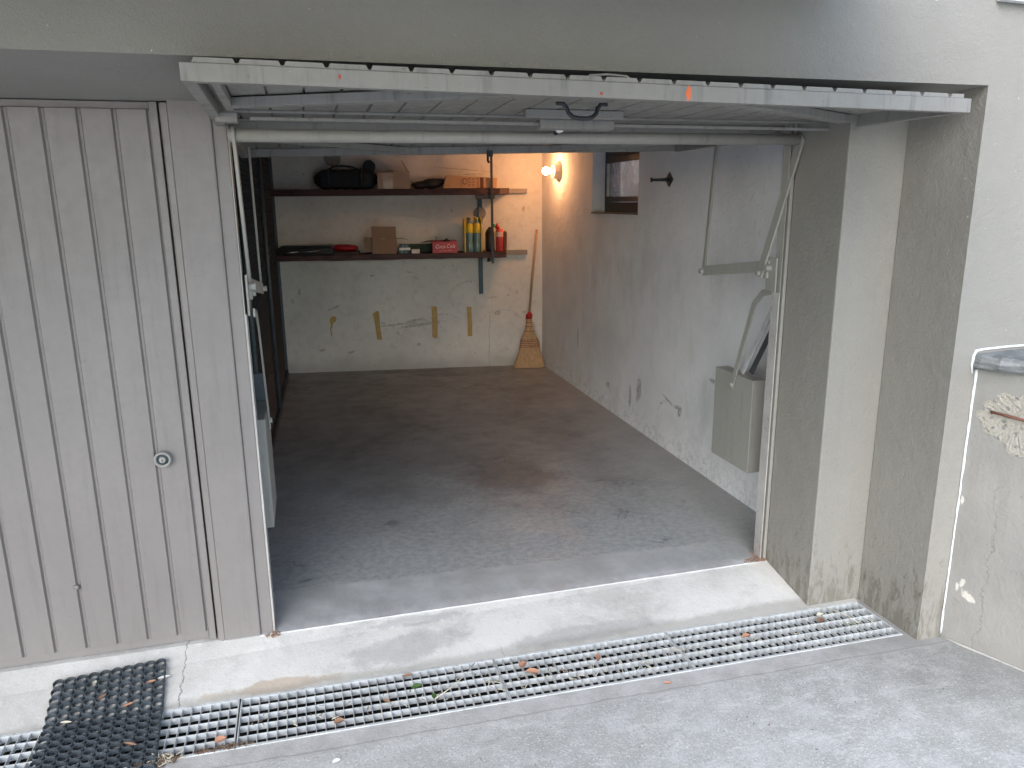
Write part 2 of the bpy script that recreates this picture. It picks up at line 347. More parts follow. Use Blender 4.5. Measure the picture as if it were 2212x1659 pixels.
plain("pink_liquid", (.52, .06, .055), .3); plain("label_pale", (.62, .42, .34), .6); plain("green_plastic", (.02, .30, .10), .4)
plain("clear_tape", (.45, .38, .31), .15); plain("tape", (.50, .34, .12), .7); plain("pale_wood", (.45, .29, .18), .55)
plain("orange_paint", (.85, .17, .05), .6); plain("red_dab", (.5, .05, .03), .6); plain("porcelain", (.62, .58, .52), .35); plain("tarp", (.008, .02, .05), .6)
plain("leaf_brown", (.28, .16, .10), .8); plain("leaf_orange", (.46, .24, .15), .8); plain("leaf_green", (.06, .13, .03), .7); plain("straw_pale", (.62, .58, .46), .8)
plain("petal_white", (.75, .73, .70), .7); plain("earth", (.16, .11, .075), .95); plain("rag_dark", (.05, .04, .036), .9); plain("mesh_steel", (.028, .034, .038), .5)
plain("post_steel", (.055, .075, .085), .5); plain("thread_red", (.22, .05, .03), .8); plain("window_frame", (.085, .078, .072), .55); plain("alu", (.55, .56, .56), .35, Metallic=.7)
plain("exterior_render", (.42, .34, .29), .9); plain("board_pale", (.45, .46, .47), .6); plain("board_dark", (.06, .065, .07), .6)
t = NT("broom_straw")
g = t.noise(1, 5, .7, 0, t.scale(t.P, (160, 160, 6)))
c = t.mix(t.map(g, .3, .7), (.36, .22, .10), (.62, .42, .23)); t.col(c); t.rough(.8); t.bump(g, .6, .004); M["straw"] = t.m
# dusty window glass
t = NT("dusty_glass")
t.b.inputs["Transmission Weight"].default_value = 0; t.col((.62, .59, .54)); t.rough(.5)
tr = t.N.new("ShaderNodeBsdfTransparent"); mxs = t.N.new("ShaderNodeMixShader"); gl = t.N.new("ShaderNodeBsdfGlossy"); gl.inputs[1].default_value = .08
mx2 = t.N.new("ShaderNodeMixShader"); mx2.inputs[0].default_value = .06
t.L.new(tr.outputs[0], mx2.inputs[1]); t.L.new(gl.outputs[0], mx2.inputs[2])
t.put(mxs.inputs[0], t.map(t.noise(5, 5, .7), .3, .8, .3, .6)); t.L.new(mx2.outputs[0], mxs.inputs[1]); t.L.new(t.b.outputs[0], mxs.inputs[2])
t.L.new(mxs.outputs[0], t.N["Material Output"].inputs[0]); M["glass"] = t.m
t = NT("glowing_bulb"); t.col((1, .9, .7)); t.b.inputs["Emission Color"].default_value = (1.0, .45, .19, 1); t.b.inputs["Emission Strength"].default_value = 82; M["bulb"] = t.m

# ------------------------------------------------------------------ mesh helpers
class MB:
    def __init__(s, xf=None): s.bm = bmesh.new(); s.xf = xf; s.smooth = False
    def v(s, p):
        p = Vector(p); return s.bm.verts.new(s.xf @ p if s.xf else p)
    def face(s, pts): return s.bm.faces.new([s.v(p) for p in pts])
    def box(s, x0, x1, y0, y1, z0, z1):
        p = [s.v((x, y, z)) for x in (x0, x1) for y in (y0, y1) for z in (z0, z1)]
        for f in ((0, 1, 3, 2), (4, 6, 7, 5), (0, 4, 5, 1), (2, 3, 7, 6), (0, 2, 6, 4), (1, 5, 7, 3)): s.bm.faces.new([p[i] for i in f])
        return s
    def bar(s, a, b, w, h, up=(0, 0, 1)):
        a, b = Vector(a), Vector(b); d = (b - a).normalized(); up = Vector(up)
        sd_ = d.cross(up).normalized(); up = sd_.cross(d).normalized()
        p = [s.v(q + sd_ * (w / 2 * i) + up * (h / 2 * j)) for q in (a, b) for i, j in ((-1, -1), (1, -1), (1, 1), (-1, 1))]
        for f in ((0, 1, 2, 3), (7, 6, 5, 4), (0, 4, 5, 1), (1, 5, 6, 2), (2, 6, 7, 3), (3, 7, 4, 0)): s.bm.faces.new([p[i] for i in f])
        return s
    def prism(s, poly, origin, ea, eb, en, th):      # polygon in (ea, eb) extruded along en by th
        o, ea, eb, en = Vector(origin), Vector(ea), Vector(eb), Vector(en)
        A = [s.v(o + ea * a + eb * b) for a, b in poly]; B = [s.v(o + ea * a + eb * b + en * th) for a, b in poly]
        s.bm.faces.new(A); s.bm.faces.new(B[::-1])
        for i in range(len(poly)): j = (i + 1) % len(poly); s.bm.faces.new((A[i], A[j], B[j], B[i]))
        return s
    def tube(s, pts, r, n=12, caps=True):
        pts = [Vector(p) for p in pts]; rs = r if isinstance(r, (list, tuple)) else [r] * len(pts); rings = []
        ref = None
        for i, p in enumerate(pts):
            d = ((pts[min(i + 1, len(pts) - 1)] - pts[i]).normalized() + (pts[i] - pts[max(i - 1, 0)]).normalized()).normalized()
            if ref is None: ref = d.orthogonal().normalized()
            ref = (ref - d * ref.dot(d)).normalized(); bi = d.cross(ref)
            rings.append([s.v(p + (ref * cos(2 * pi * k / n) + bi * sin(2 * pi * k / n)) * rs[i]) for k in range(n)])
        for a, b in zip(rings, rings[1:]):
            for k in range(n):
                f = s.bm.faces.new((a[k], a[(k + 1) % n], b[(k + 1) % n], b[k])); f.smooth = True
        if caps: s.bm.faces.new(rings[0][::-1]); s.bm.faces.new(rings[-1])
        return s
    def lathe(s, prof, origin, axis=(0, 0, 1), n=20, sx=1):
        o = Vector(origin); ax = Vector(axis).normalized(); e = ax.orthogonal().normalized() if abs(ax.z) < .9 else Vector((1, 0, 0)); g = ax.cross(e)
        rings = [[s.v(o + ax * h + (e * cos(2 * pi * k / n) * sx + g * sin(2 * pi * k / n)) * max(r, 1e-4)) for k in range(n)] for r, h in prof]
        for a, b in zip(rings, rings[1:]):
            for k in range(n): f = s.bm.faces.new((a[k], a[(k + 1) % n], b[(k + 1) % n], b[k])); f.smooth = True
        s.bm.faces.new(rings[0][::-1]); s.bm.faces.new(rings[-1])
        return s
    def build(s, name, mat, parent=None, bevel=0, normals=True):
        if normals: bmesh.ops.recalc_face_normals(s.bm, faces=s.bm.faces[:])
        me = bpy.data.meshes.new(name)
        if parent is None:
            co = [v.co for v in s.bm.verts]
            c0 = Vector((sum(c.x for c in co) / len(co), sum(c.y for c in co) / len(co), min(c.z for c in co)))
        else: c0 = base_of(parent)
        for v in s.bm.verts: v.co -= c0
        s.bm.to_mesh(me); s.bm.free(); me.materials.append(M[mat] if isinstance(mat, str) else mat)
        o = bpy.data.objects.new(name, me); SC.collection.objects.link(o)
        if parent is None: o.location = c0
        else: o.parent = parent
        BASE[o.name] = c0
        if bevel:
            m = o.modifiers.new("bevel", 'BEVEL'); m.width = bevel; m.segments = 2; m.limit_method = 'ANGLE'; m.angle_limit = radians(35)
        return o
BASE = {}
def base_of(o): return BASE[o.name]
def tag(o, label, cat, group=None):
    o['label'] = label; o['category'] = cat
    if group: o['group'] = group
    return o
def thing(name, loc, label, cat, group=None):
    o = bpy.data.objects.new(name, None); SC.collection.objects.link(o); o.location = loc; o.empty_display_size = .1
    BASE[o.name] = Vector(loc); return tag(o, label, cat, group)
def struct(o): o['kind'] = 'structure'; return o
def bwp(u, d, z): p = B0 + UX * u + NX * d; return Vector((p.x, p.y, z))   # a point by the rear wall
BX = Matrix(((UX.x, NX.x, 0, B0.x), (UX.y, NX.y, 0, B0.y), (0, 0, 1, 0), (0, 0, 0, 1)))   # (u, d, z) -> world
def text_mesh(name, txt, size, mat, parent, mtx, shear=0, th=.0008):
    cu = bpy.data.curves.new(name, 'FONT'); cu.body = txt; cu.size = size; cu.shear = shear; cu.extrude = th; cu.align_x = 'CENTER'; cu.align_y = 'CENTER'
    cu.resolution_u = 2
    tmp = bpy.data.objects.new("tmp", cu); SC.collection.objects.link(tmp)
    bpy.context.view_layer.update()
    me = bpy.data.meshes.new_from_object(tmp.evaluated_get(bpy.context.evaluated_depsgraph_get()))
    bpy.data.objects.remove(tmp)
    me.transform(mtx); c0 = base_of(parent)
    for v in me.vertices: v.co -= c0
    me.name = name; me.materials.clear(); me.materials.append(M[mat])
    o = bpy.data.objects.new(name, me); SC.collection.objects.link(o); o.parent = parent; BASE[o.name] = c0
    return o

# ------------------------------------------------------------------ ground
b = MB()
GZ = -.08
def q(x0, x1, y0, y1, z=GZ): b.face([(x0, y0, z), (x1, y0, z), (x1, y1, z), (x0, y1, z)])
def yb(x): return -.607 - .019 * x          # front edge of the drain
def yt(x): return -.326 - .018 * x          # back edge of the drain
b.face([(-5, -8, GZ), (2.66, -8, GZ), (2.66, yb(2.66), GZ), (-5, yb(-5), GZ)])
q(2.66, 400, -8, 400); q(-400, 2.66, -400, -8); q(2.66, 400, -400, -8); q(-400, -5, -8, 400); q(-5, 2.66, 5.9, 400)
struct(b.build("driveway", "driveway", normals=False))
b = MB()
b.face([(-5, yt(-5), -.078), (2.66, yt(2.66), -.078), (2.66, .0, -.002), (-5, .0, -.002)])
b.face([(-5, 0, -.002), (2.4, 0, -.002), (2.4, .06, -.002), (-5, .06, -.002)])
struct(b.build("apron", "apron", normals=False))
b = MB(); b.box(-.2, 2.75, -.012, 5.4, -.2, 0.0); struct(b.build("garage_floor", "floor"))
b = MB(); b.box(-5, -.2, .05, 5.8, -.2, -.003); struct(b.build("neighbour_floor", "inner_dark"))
b = MB()
b.face([(-5, yb(-5), -.25), (2.66, yb(2.66), -.25), (2.66, yt(2.66), -.25), (-5, yt(-5), -.25)])
b.face([(-5, yb(-5), -.25), (2.66, yb(2.66), -.25), (2.66, yb(2.66), GZ), (-5, yb(-5), GZ)])
b.face([(-5, yt(-5), -.079), (-5, yt(-5), -.25), (2.66, yt(2.66), -.25), (2.66, yt(2.66), -.079)])
b.face([(2.66, yb(2.66), -.25), (2.66, yt(2.66), -.25), (2.66, yt(2.66), GZ), (2.66, yb(2.66), GZ)])
struct(b.build("drain_channel", "drain_dark", normals=False))

# ------------------------------------------------------------------ building
bld = thing("garage_building", (1.2, 0, -.1), "grey beige rendered building holding the open and the closed garage", "building")
TOP = 5.2
b = MB()
b.prism([(-.717, 2.180), (.0, 2.146), (.15, 2.146), (.15, TOP), (-.717, TOP)], (-7, 0, 0), (0, 1, 0), (0, 0, 1), (1, 0, 0), 7 + 2.679)
b.box(2.679, 9, -.717, -.35, -.2, TOP)                 # wall right of the recess
b.box(-7, -2.75, -.717, 0, -.2, 2.15)
b.build("facade_wall", "facade", bld)
b = MB(); b.box(2.40, 2.684, -.348, -.001, -.2, 2.17); b.box(2.402, 2.95, .0, .10, -.2, 2.3); b.build("pilaster", "facade", bld, bevel=.006)
b = MB(); b.box(-.1985, -.0535, -.012, .12, -.2, 2.2); b.build("pillar", "closed_door_paint", bld, bevel=.006)
# garage shell
ang = math.atan2(.07, 4.895)
RX = Matrix.Translation((2.686, 0, 0)) @ Matrix.Rotation(-ang, 4, 'Z')      # local y runs along the right wall
b = MB(RX)
WY0, WY1, WZ0, WZ1 = 2.37, 3.36, 1.682, 2.20
b.box(0, .26, .1, WY0, -.1, 2.32); b.box(0, .26, WY1, 5.3, -.1, 2.32); b.box(0, .26, WY0, WY1, -.1, WZ0); b.box(0, .26, WY0, WY1, WZ1, 2.32)
b.build("side_wall", "side_wall", bld)
b = MB(BX); b.box(-.012, 3.0, -.25, 0, -.1, 2.32); b.build("rear_wall", "rear_wall", bld)
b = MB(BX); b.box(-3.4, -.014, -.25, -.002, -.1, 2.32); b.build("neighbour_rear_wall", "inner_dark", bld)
b = MB(); b.box(-7, 3.0, .15, 5.9, 2.32, 2.6); b.build("ceiling", "ceiling_plaster", bld)
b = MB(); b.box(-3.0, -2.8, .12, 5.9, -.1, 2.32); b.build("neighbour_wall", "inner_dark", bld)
b = MB(); b.box(-7, 2.0, -2.75, -.7175, 2.475, 2.7); b.build("balcony", "facade", bld)
b = MB(); b.prism([(2.662, 2.458), (3.0, 2.449), (9, 2.40), (9, 2.62), (2.70, 2.62)], (0, -.720, 0), (1, 0, 0), (0, 0, 1), (0, -1, 0), .03); b.build("cornice", "white_plastic", bld, bevel=.004)
# window in the side wall
win = MB(RX)
fw = .055; gx = .115
win.box(gx, gx + .05, WY0, WY0 + fw, WZ0, WZ1); win.box(gx, gx + .05, WY1 - fw, WY1, WZ0, WZ1); win.box(gx, gx + .05, WY0 + fw, WY1 - fw, WZ0, WZ0 + .09); win.box(gx, gx + .05, WY0 + fw, WY1 - fw, WZ1 - fw, WZ1)
wino = win.build("window", "window_frame", bld, bevel=.004)
b = MB(RX)
ya, yc, za, zc = WY0 + fw + .002, WY1 - fw - .002, WZ0 + .092, WZ1 - fw - .002
b.box(gx - .02, gx + .02, ya, ya + .045, za, zc); b.box(gx - .02, gx + .02, yc - .045, yc, za, zc); b.box(gx - .02, gx + .02, ya + .045, yc - .045, za, za + .045); b.box(gx - .02, gx + .02, ya + .045, yc - .045, zc - .045, zc)
b.build("sash", "window_frame", wino, bevel=.003)
b = MB(RX); b.box(gx - .002, gx + .002, ya + .046, yc - .046, za + .046, zc - .046); b.build("pane", "glass", wino)
b = MB(RX); b.box(gx - .024, gx - .004, yc - .062, yc - .047, za + .047, zc - .047); b.build("glazing_bead", "alu", wino)
b = MB(RX); b.box(-.012, gx - .001, WY0, WY1, WZ0 - .004, WZ0 + .007); b.build("sill", "window_frame", wino, bevel=.002)
b = MB(); b.box(4.2, 4.4, .2, 9, -.1, 3.6); tag(b.build("boundary_wall", "exterior_render"), "pale rendered wall outside, seen through the small window's dusty glass", "wall")

# metal casing of both openings
fr = thing("door_frame", (1.2, 0, 0), "painted steel frame with rust at its feet around the open garage doorway", "door frame")
b = MB(); b.box(-.053, -.004, .0, .045, -.02, 2.14); b.build("jamb", "closed_door_paint", fr, bevel=.002)
b = MB(); b.box(-.0035, .005, .002, .075, -.01, 1.37); b.build("chipped_edge", "rusty_frame", fr, bevel=.001)
b = MB(); b.box(-.0035, .001, .002, .075, 1.371, 2.14); b.build("upper_edge", "mech_paint", fr)
b = MB(); b.box(2.384, 2.399, -.002, .02, -.01, 2.14); b.box(2.3725, 2.384, .022, .03, -.01, 2.14); b.build("jamb", "mech_paint", fr, bevel=.002)
b = MB(); b.box(2.366, 2.372, .0, .06, -.01, 1.36); b.build("chipped_edge", "rusty_frame", fr, bevel=.001)
b = MB(); b.box(2.368, 2.372, .0, .05, 1.361, 2.14); b.build("upper_edge", "mech_paint", fr)
for sx, x in ((1, .006), (-1, 2.366)):
    b = MB(); b.box(min(x + sx * .003, x + sx * .012), max(x + sx * .003, x + sx * .012), .02, .10, 1.36, 1.52); b.tube([(x + sx * .0, .07, 1.47), (x + sx * .04, .07, 1.47)], .016, 12)
    b.box(min(x, x + sx * .02), max(x, x + sx * .02), .080, .115, 1.42, 1.48); b.build("pivot_bracket", "mech_paint", fr, bevel=.003)

# ------------------------------------------------------------------ ribbed panels
PITCH = .1137
def top_h(u):      # outside profile: flat boards with V-notches
    f = (u / PITCH) % 1.0; k = min(f, 1 - f) * PITCH
    return .0 if k < .004 else (.011 if k > .0095 else .011 * (k - .004) / .0055)
def ribbed(mb, u0, u1, off, v0, v1, P, flat=False):      # P(u, v, h) -> point
    us = set([u0, u1])
    k0 = math.floor((u0 - off) / PITCH) - 1; k1 = math.ceil((u1 - off) / PITCH) + 1
    for k in range(k0, k1 + 1):
        c = off + k * PITCH
        for d in (-.0095, -.004, .004, .0095):
            if u0 < c + d < u1: us.add(c + d)
        c2 = c + PITCH * .5
        for d in (-.005, 0, .005):
            if u0 < c2 + d < u1: us.add(c2 + d)
    us = sorted(us)
    def bot(u):
        f = ((u - off) / PITCH + .5) % 1.0; k = min(f, 1 - f) * PITCH
        return -.002 if (k >= .0048 or flat) else .008
    T0 = [mb.v(P(u, v0, top_h(u - off))) for u in us]; T1 = [mb.v(P(u, v1, top_h(u - off))) for u in us]
    C0 = [mb.v(P(u, v0, bot(u))) for u in us]; C1 = [mb.v(P(u, v1, bot(u))) for u in us]
    F = mb.bm.faces.new
    for i in range(len(us) - 1):
        F((T0[i], T0[i + 1], T1[i + 1], T1[i])); F((C0[i], C1[i], C1[i + 1], C0[i + 1]))
        F((T0[i], C0[i], C0[i + 1], T0[i + 1])); F((T1[i], T1[i + 1], C1[i + 1], C1[i]))
    F((T0[0], T1[0], C1[0], C0[0])); F((T0[-1], C0[-1], C1[-1], T1[-1]))

# closed door on the left
cd = thing("closed_garage_door", (-1.4, 0, 0), "closed grey garage door of vertical ribbed boards with a round lock", "garage door")
b = MB(); ribbed(b, -2.70, -.262, -.262, .045, 2.116, lambda u, v, h: (u, .018 - h, v)); b.build("door_panel", "closed_door_paint", cd)
b = MB(); b.box(-2.70, -.262, .0195, .045, .005, .043); b.box(-2.70, -.262, .0195, .045, 2.118, 2.143); b.box(-.260, -.2335, .006, .045, .005, 2.143); b.build("door_rim", "closed_door_paint", cd, bevel=.002)
b = MB(); b.box(-2.74, -.236, .05, .12, -.05, 2.14); b.build("shadow_gap", "inner_dark", cd)
b = MB(); b.prism([(-.229, .03), (-.226, .004), (-.220, -.004), (-.199, -.008), (-.199, .03)], (0, 0, -.02), (1, 0, 0), (0, 1, 0), (0, 0, 1), 2.16); b.build("door_casing", "closed_door_paint", cd, bevel=.002)
kx, kz = -.352, .819
b = MB(); b.lathe([(.030, 0), (.032, .010), (.0315, .024), (.028, .029), (.0235, .027), (.0228, .016), (.001, .016)], (kx, .004, kz), (0, -1, 0), 28); ko = b.build("lock_knob", "frame_paint", cd)
b = MB(); b.lathe([(.0222, .0163), (.0220, .0175), (.001, .0176)], (kx, .004, kz), (0, -1, 0), 24); b.build("lock_recess", "post_steel", ko)
b = MB(); b.lathe([(.0125, .0178), (.0120, .027), (.010, .0285), (.001, .0286)], (kx, .004, kz), (0, -1, 0), 18); b.build("lock_cylinder", "frame_paint", ko)
b = MB(); b.box(kx - .0012, kx + .0012, -.0262, -.0248, kz - .006, kz + .006); b.build("keyhole", "dark_iron", ko)
b = MB(); b.lathe([(.011, 0), (.009, .004), (.003, .006)], (-.723, .003, .318), (0, -1, 0), 14); b.build("bolt_head", "closed_door_paint", cd)

# ------------------------------------------------------------------ the open canopy door
OD = thing("open_garage_door", (1.2, -.03, 1.45), "open tilted up garage door hanging level on its counterweight arms", "garage door")
X0, X1 = -.040, 2.462
yo, zo, yi, zi = -.866, 2.127, 1.26, 2.092
dv = Vector((0, yi - yo, zi - zo)).normalized(); nv = Vector((0, -dv.z, dv.y))
LEN = (Vector((0, yi, zi)) - Vector((0, yo, zo))).length
def DP(x, v, h):
    fx, fv = (x - X0) / (X1 - X0), v / LEN           # the leaf is slightly twisted
    tw = (.013 * (1 - fx) - .016 * fx) * (1 - fv) + (-.031 * (1 - fx) + .020 * fx) * fv
    return Vector((x, yo, zo)) + dv * v + nv * (h + tw)     # v along the leaf from its outer edge, h above the beams' top
b = MB(); ribbed(b, X0 + .03, X1 - .03, .10, .004, .034, lambda u, v, h: DP(u, v, h + .003), True); ribbed(b, X0 + .03, X1 - .03, .10, .0345, LEN - .004, lambda u, v, h: DP(u, v, h + .003)); b.build("door_panel", "door_paint", OD)
def dbeam(name, x0, x1, v0, v1, h0, h1, mat="door_paint", bev=.002, par=None):
    m = MB(); P = [m.v(DP(x, v, h)) for x in (x0, x1) for v in (v0, v1) for h in (h0, h1)]
    for f in ((0, 1, 3, 2), (4, 6, 7, 5), (0, 4, 5, 1), (2, 3, 7, 6), (0, 2, 6, 4), (1, 5, 7, 3)): m.bm.faces.new([P[i] for i in f])
    return m.build(name, mat, par or OD, bevel=bev)
eb = dbeam("edge_beam", X0, X1, 0, .03, -.046, 0)
dbeam("edge_beam", X0 + .0, X1, LEN - .03, LEN, -.04, 0)
dbeam("side_rail", X0 + .001, X0 + .035, .031, LEN - .031, -.045, 0)
dbeam("side_rail", X1 - .035, X1 - .001, .031, LEN - .031, -.045, 0)
dbeam("side_flange", X0 + .06, X0 + .085, .04, .60, -.03, -.002)
dbeam("cross_beam", X0 + .036, X1 - .036, 1.03, 1.075, -.035, 0)
dbeam("cross_beam", X0 + .036, X1 - .036, .99, 1.027, -.008, 0)
dbeam("cross_beam", X0 + .036, X1 - .036, .77, .775, -.010, 0)
def dbar(name, a, bb, w, h, lift=-.018, mat="door_paint"):
    m = MB(); m.bar(DP(a[0], a[1], lift), DP(bb[0], bb[1], lift), w, h, nv); return m.build(name, mat, OD, bevel=.002)
dbar("brace", (.045, .52), (1.0, .075), .05, .03)
dbar("brace", (2.375, .52), (1.50, .075), .05, .03)
dbar("brace", (.03, 1.45), (.80, LEN - .06), .04, .028)
dbar("brace", (2.39, 1.45), (1.65, LEN - .06), .04, .028)
dbar("lock_rod", (.09, .655), (1.125, .655), .011, .011, -.045); dbar("lock_rod", (1.425, .655), (2.43, .655), .011, .011, -.045)
dbar("rod_guide", (X0 + .02, .655), (X0 + .09, .655), .05, .03, -.045); dbar("rod_guide", (2.41, .655), (2.46, .655), .04, .03, -.045)
dbeam("lock_plate", 1.055, 1.44, .585, .625, -.030, -.001)
lb = dbeam("lock_box", 1.125, 1.425, .64, .70, -.062, -.030)
m = MB(); m.tube([DP(1.225, .70, -.05), DP(1.225, .715, -.05)], .02, 16); m.build("rosette", "white_plastic", lb)
m = MB(); m.tube([DP(1.225, .716, -.052), DP(1.225, .755, -.066)], .009, 10); m.build("lock_spindle", "dark_iron", lb)
m = MB(); m.tube([DP(1.35, .702, -.05), DP(1.355, .73, -.055), DP(1.33, .75, -.06)], .003, 6); m.build("release_hook", "door_paint", lb)
# black bow handle under the leaf
hp = [DP(1.115, .42, -.003), DP(1.140, .42, -.004), DP(1.152, .42, -.016), DP(1.158, .415, -.034), DP(1.172, .41, -.048), DP(1.192, .405, -.053), DP(1.225, .405, -.053), DP(1.245, .41, -.048), DP(1.262, .415, -.034), DP(1.268, .42, -.016), DP(1.280, .42, -.004), DP(1.305, .42, -.003)]
m = MB(); m.tube(hp, [.006, .008, .0078, .0075, .0075, .0075, .0075, .0075, .0075, .0078, .008, .006], 12); m.build("handle", "dark_iron", OD)
m = MB(); m.tube([DP(1.09, .05, .016), DP(1.10, .06, .026), DP(1.16, .06, .031), DP(1.22, .06, .028), DP(1.23, .05, .016)], .0035, 8); m.build("pull_bow", "mech_paint", OD)
# paint marks on the outer edge beam
rr = random.Random(3)
def blotch(name, cx, cz, rx, rz, mat, n=14, par=None):
    m = MB(); pts = []
    for k in range(n):
        a = 2 * pi * k / n; f = .75 + .45 * rr.random(); pts.append((rx * cos(a) * f, rz * sin(a) * f))
    m.prism(pts, DP(cx, -.0007, cz), (1, 0, 0), nv, dv, .0005); return m.build(name, mat, eb if par is None else par)
blotch("paint_dab", 1.397, -.022, .009, .022, "orange_paint"); blotch("paint_dab", 1.114, -.034, .005, .004, "red_dab"); blotch("paint_dab", .36, -.020, .003, .007, "red_dab")
# torsion tube and arms
m = MB(); m.tube([(-.0, -.03, 2.028), (2.40, -.03, 2.040)], .0235, 20); m.build("torsion_tube", "mech_paint", OD)
def arm(name, pts, w=.032, th=.008, mat="mech_paint"):
    for i in range(len(pts) - 1):
        pass
    m = MB()
    for a, c in zip(pts, pts[1:]): m.bar(a, c, th, w, Vector((1, 0, 0)).cross(Vector(c) - Vector(a)))
    return m.build(name, mat, OD, bevel=.002)
for sx in (1, -1):
    if sx > 0: T_, Bt, L0_, L1_, U_ = (.020, -.035, 2.03), (.022, .125, 1.42), (.012, .07, 1.485), (.034, .80, 1.385), (.034, .75, 2.04)
    else: T_, Bt, L0_, L1_, U_ = (2.392, -.038, 2.035), (2.335, .125, 1.425), (2.352, .07, 1.48), (2.345, .68, 1.405), (2.385, .68, 2.07)
    arm("lift_arm", [T_, Bt], .046, .012)
    arm("link_plate", [L0_, L1_], .052, .006)
    arm("link_arm", [(L1_[0] - sx * .006, L1_[1], L1_[2] - .01), (U_[0] - sx * .006, U_[1], U_[2])], .028, .010)
    m = MB(); m.tube([(L1_[0] - .02, L1_[1], L1_[2]), (L1_[0] + .02, L1_[1], L1_[2])], .014, 10); m.build("pivot_bolt", "mech_paint", OD)
    m = MB(); m.tube([(Bt[0] - .018, Bt[1] - .002, Bt[2] + .018), (Bt[0] + .018, Bt[1] - .002, Bt[2] + .018)], .012, 10); m.build("pivot_bolt", "mech_paint", OD)
    m = MB(); m.tube([(T_[0] - .006, -.032, 2.034), (T_[0] + .006, -.032, 2.034)], .028, 16); m.build("tube_collar", "mech_paint", OD)
    wx0, wx1 = (-.050, .024) if sx > 0 else (2.422, 2.500)
    ax = .031 if sx > 0 else 2.412
    arm("weight_arm", [(ax, .045, 1.37), (ax, .20, 1.335), (ax, .27, 1.27), (ax, .435, .80)] if sx < 0 else [(ax, .045, 1.37), (ax, .18, 1.345), (ax, .25, 1.28), (ax, .46, .78)], .034, .008)
    m = MB(); m.box(wx0, wx1, .25, .62, .372, .876); cw = m.build("counterweight", "mech_paint", OD, bevel=.003)
    m = MB(); m.tube([(ax - .012, .43 if sx < 0 else .455, .815), (ax + .012, .43 if sx < 0 else .455, .815)], .013, 12); m.build("weight_bolt", "mech_paint", cw)
m = MB(); m.box(-.050, .02, .58, .592, .878, 1.01); m.build("guard_plate", "post_steel", OD)
m = MB(); m.tube([DP(1.285, LEN - .004, -.02), DP(1.285, LEN + .008, -.02), DP(1.285, LEN + .01, -.075), DP(1.285, LEN - .01, -.085)], .007, 8); m.box(1.262, 1.29, 1.17, 1.19, 2.03, 2.062); m.build("rope_hook", "dark_iron", OD)

# ------------------------------------------------------------------ wire mesh partition and what shows behind it
wp = thing("wire_mesh_partition", (-.1, 2.6, 0), "dark expanded metal partition with steel posts left of the open garage", "partition")
b = MB()
LA, LB = Vector((-.177, .09, 0)), Vector((-.02, 5.20, 0)); ld = (LB - LA).normalized(); ln_ = Vector((ld.y, -ld.x, 0)); LL = (LB - LA).length
lw, sh, sw = .062, .030, .0052
nz = int(2.2 / sh); ny = int(LL / (lw / 2))
for j in range(nz):
    zb = .03 + j * sh; prev = None
    for i in range(ny + 1):
        up = (i + j) % 2
        p = LA + ld * (i * lw / 2) + Vector((0, 0, zb + (sh if up else 0)))
        off = ln_ * (.003 if up else -.003)
        cur = (b.bm.verts.new(p + off - Vector((0, 0, sw / 2))), b.bm.verts.new(p - off + Vector((0, 0, sw / 2))))
        if prev: b.bm.faces.new((prev[0], cur[0], cur[1], prev[1]))
        prev = cur
b.build("mesh_sheet", "mesh_steel", wp, normals=False)
for v in (1.75, 3.5):
    p = LA + ld * v; b = MB(); b.tube([(p.x + .02, p.y, 0), (p.x + .02, p.y, 2.3)], .016, 10); b.build("post", "post_steel", wp)
p = LA + ld * (LL - .02); b = MB(); b.box(p.x - .005, p.x + .025, p.y - .02, p.y + .015, .0, 2.3); b.build("post", "post_steel", wp)
b = MB(); b.bar(LA + Vector((.012, 0, .03)), LB + Vector((.012, 0, .03)), .03, .06); b.build("bottom_rail", "dark_iron", wp)
b = MB()
nx_, ny_ = 14, 30
rt = random.Random(5)
grid = []
for i in range(nx_ + 1):
    row = []
    for j in range(ny_ + 1):
        a = i / nx_; s_ = j / ny_; edge = min(1, min(s_, 1 - s_) * 9)
        ang_ = a * pi; row.append(b.v((-1.25 - .72 * cos(ang_) * (.8 + .2 * edge), .9 + 4.0 * s_ + .04 * sin(7 * a), .25 + (.95 + .12 * sin(s_ * 9) * .5 + .03 * rt.random()) * (abs(sin(ang_)) ** .35) * edge)))
    grid.append(row)
for i in range(nx_):
    for j in range(ny_):
        f = b.bm.faces.new((grid[i][j], grid[i + 1][j], grid[i + 1][j + 1], grid[i][j + 1])); f.smooth = True
tag(b.build("tarpaulin", "tarp"), "dark blue cover draped over something behind the wire mesh", "tarpaulin")

# ------------------------------------------------------------------ shelves on the rear wall
sh_ = thing("shelf_unit", bwp(1.2, .15, 1.2), "two long dark wooden shelves with steel hangers on the rear wall", "shelves")
def plank(z0, z1, u1):
    b = MB(BX); n = 24; rr_ = random.Random(int(z0 * 100))
    T = []
    for i in range(n + 1):
        u = .0 + (u1 - .0) * i / n; e = rr_.uniform(-.005, .005); cut = .025 if i == n else 0
        T.append([b.v((u, .004, z0)), b.v((u, .004, z1)), b.v((u, .30 + e - cut, z1 + rr_.uniform(-.003, .001))), b.v((u, .302 + e - cut, z0 + rr_.uniform(-.003, .004)))])
    for a, c in zip(T, T[1:]):
        for k in range(4): b.bm.faces.new((a[k], a[(k + 1) % 4], c[(k + 1) % 4], c[k]))
    b.bm.faces.new(T[0]); b.bm.faces.new(T[-1][::-1])
    return b.build("plank", "wood", sh_, bevel=.004)
plank(1.858, 1.922, 2.415); plank(1.217, 1.277, 2.38)
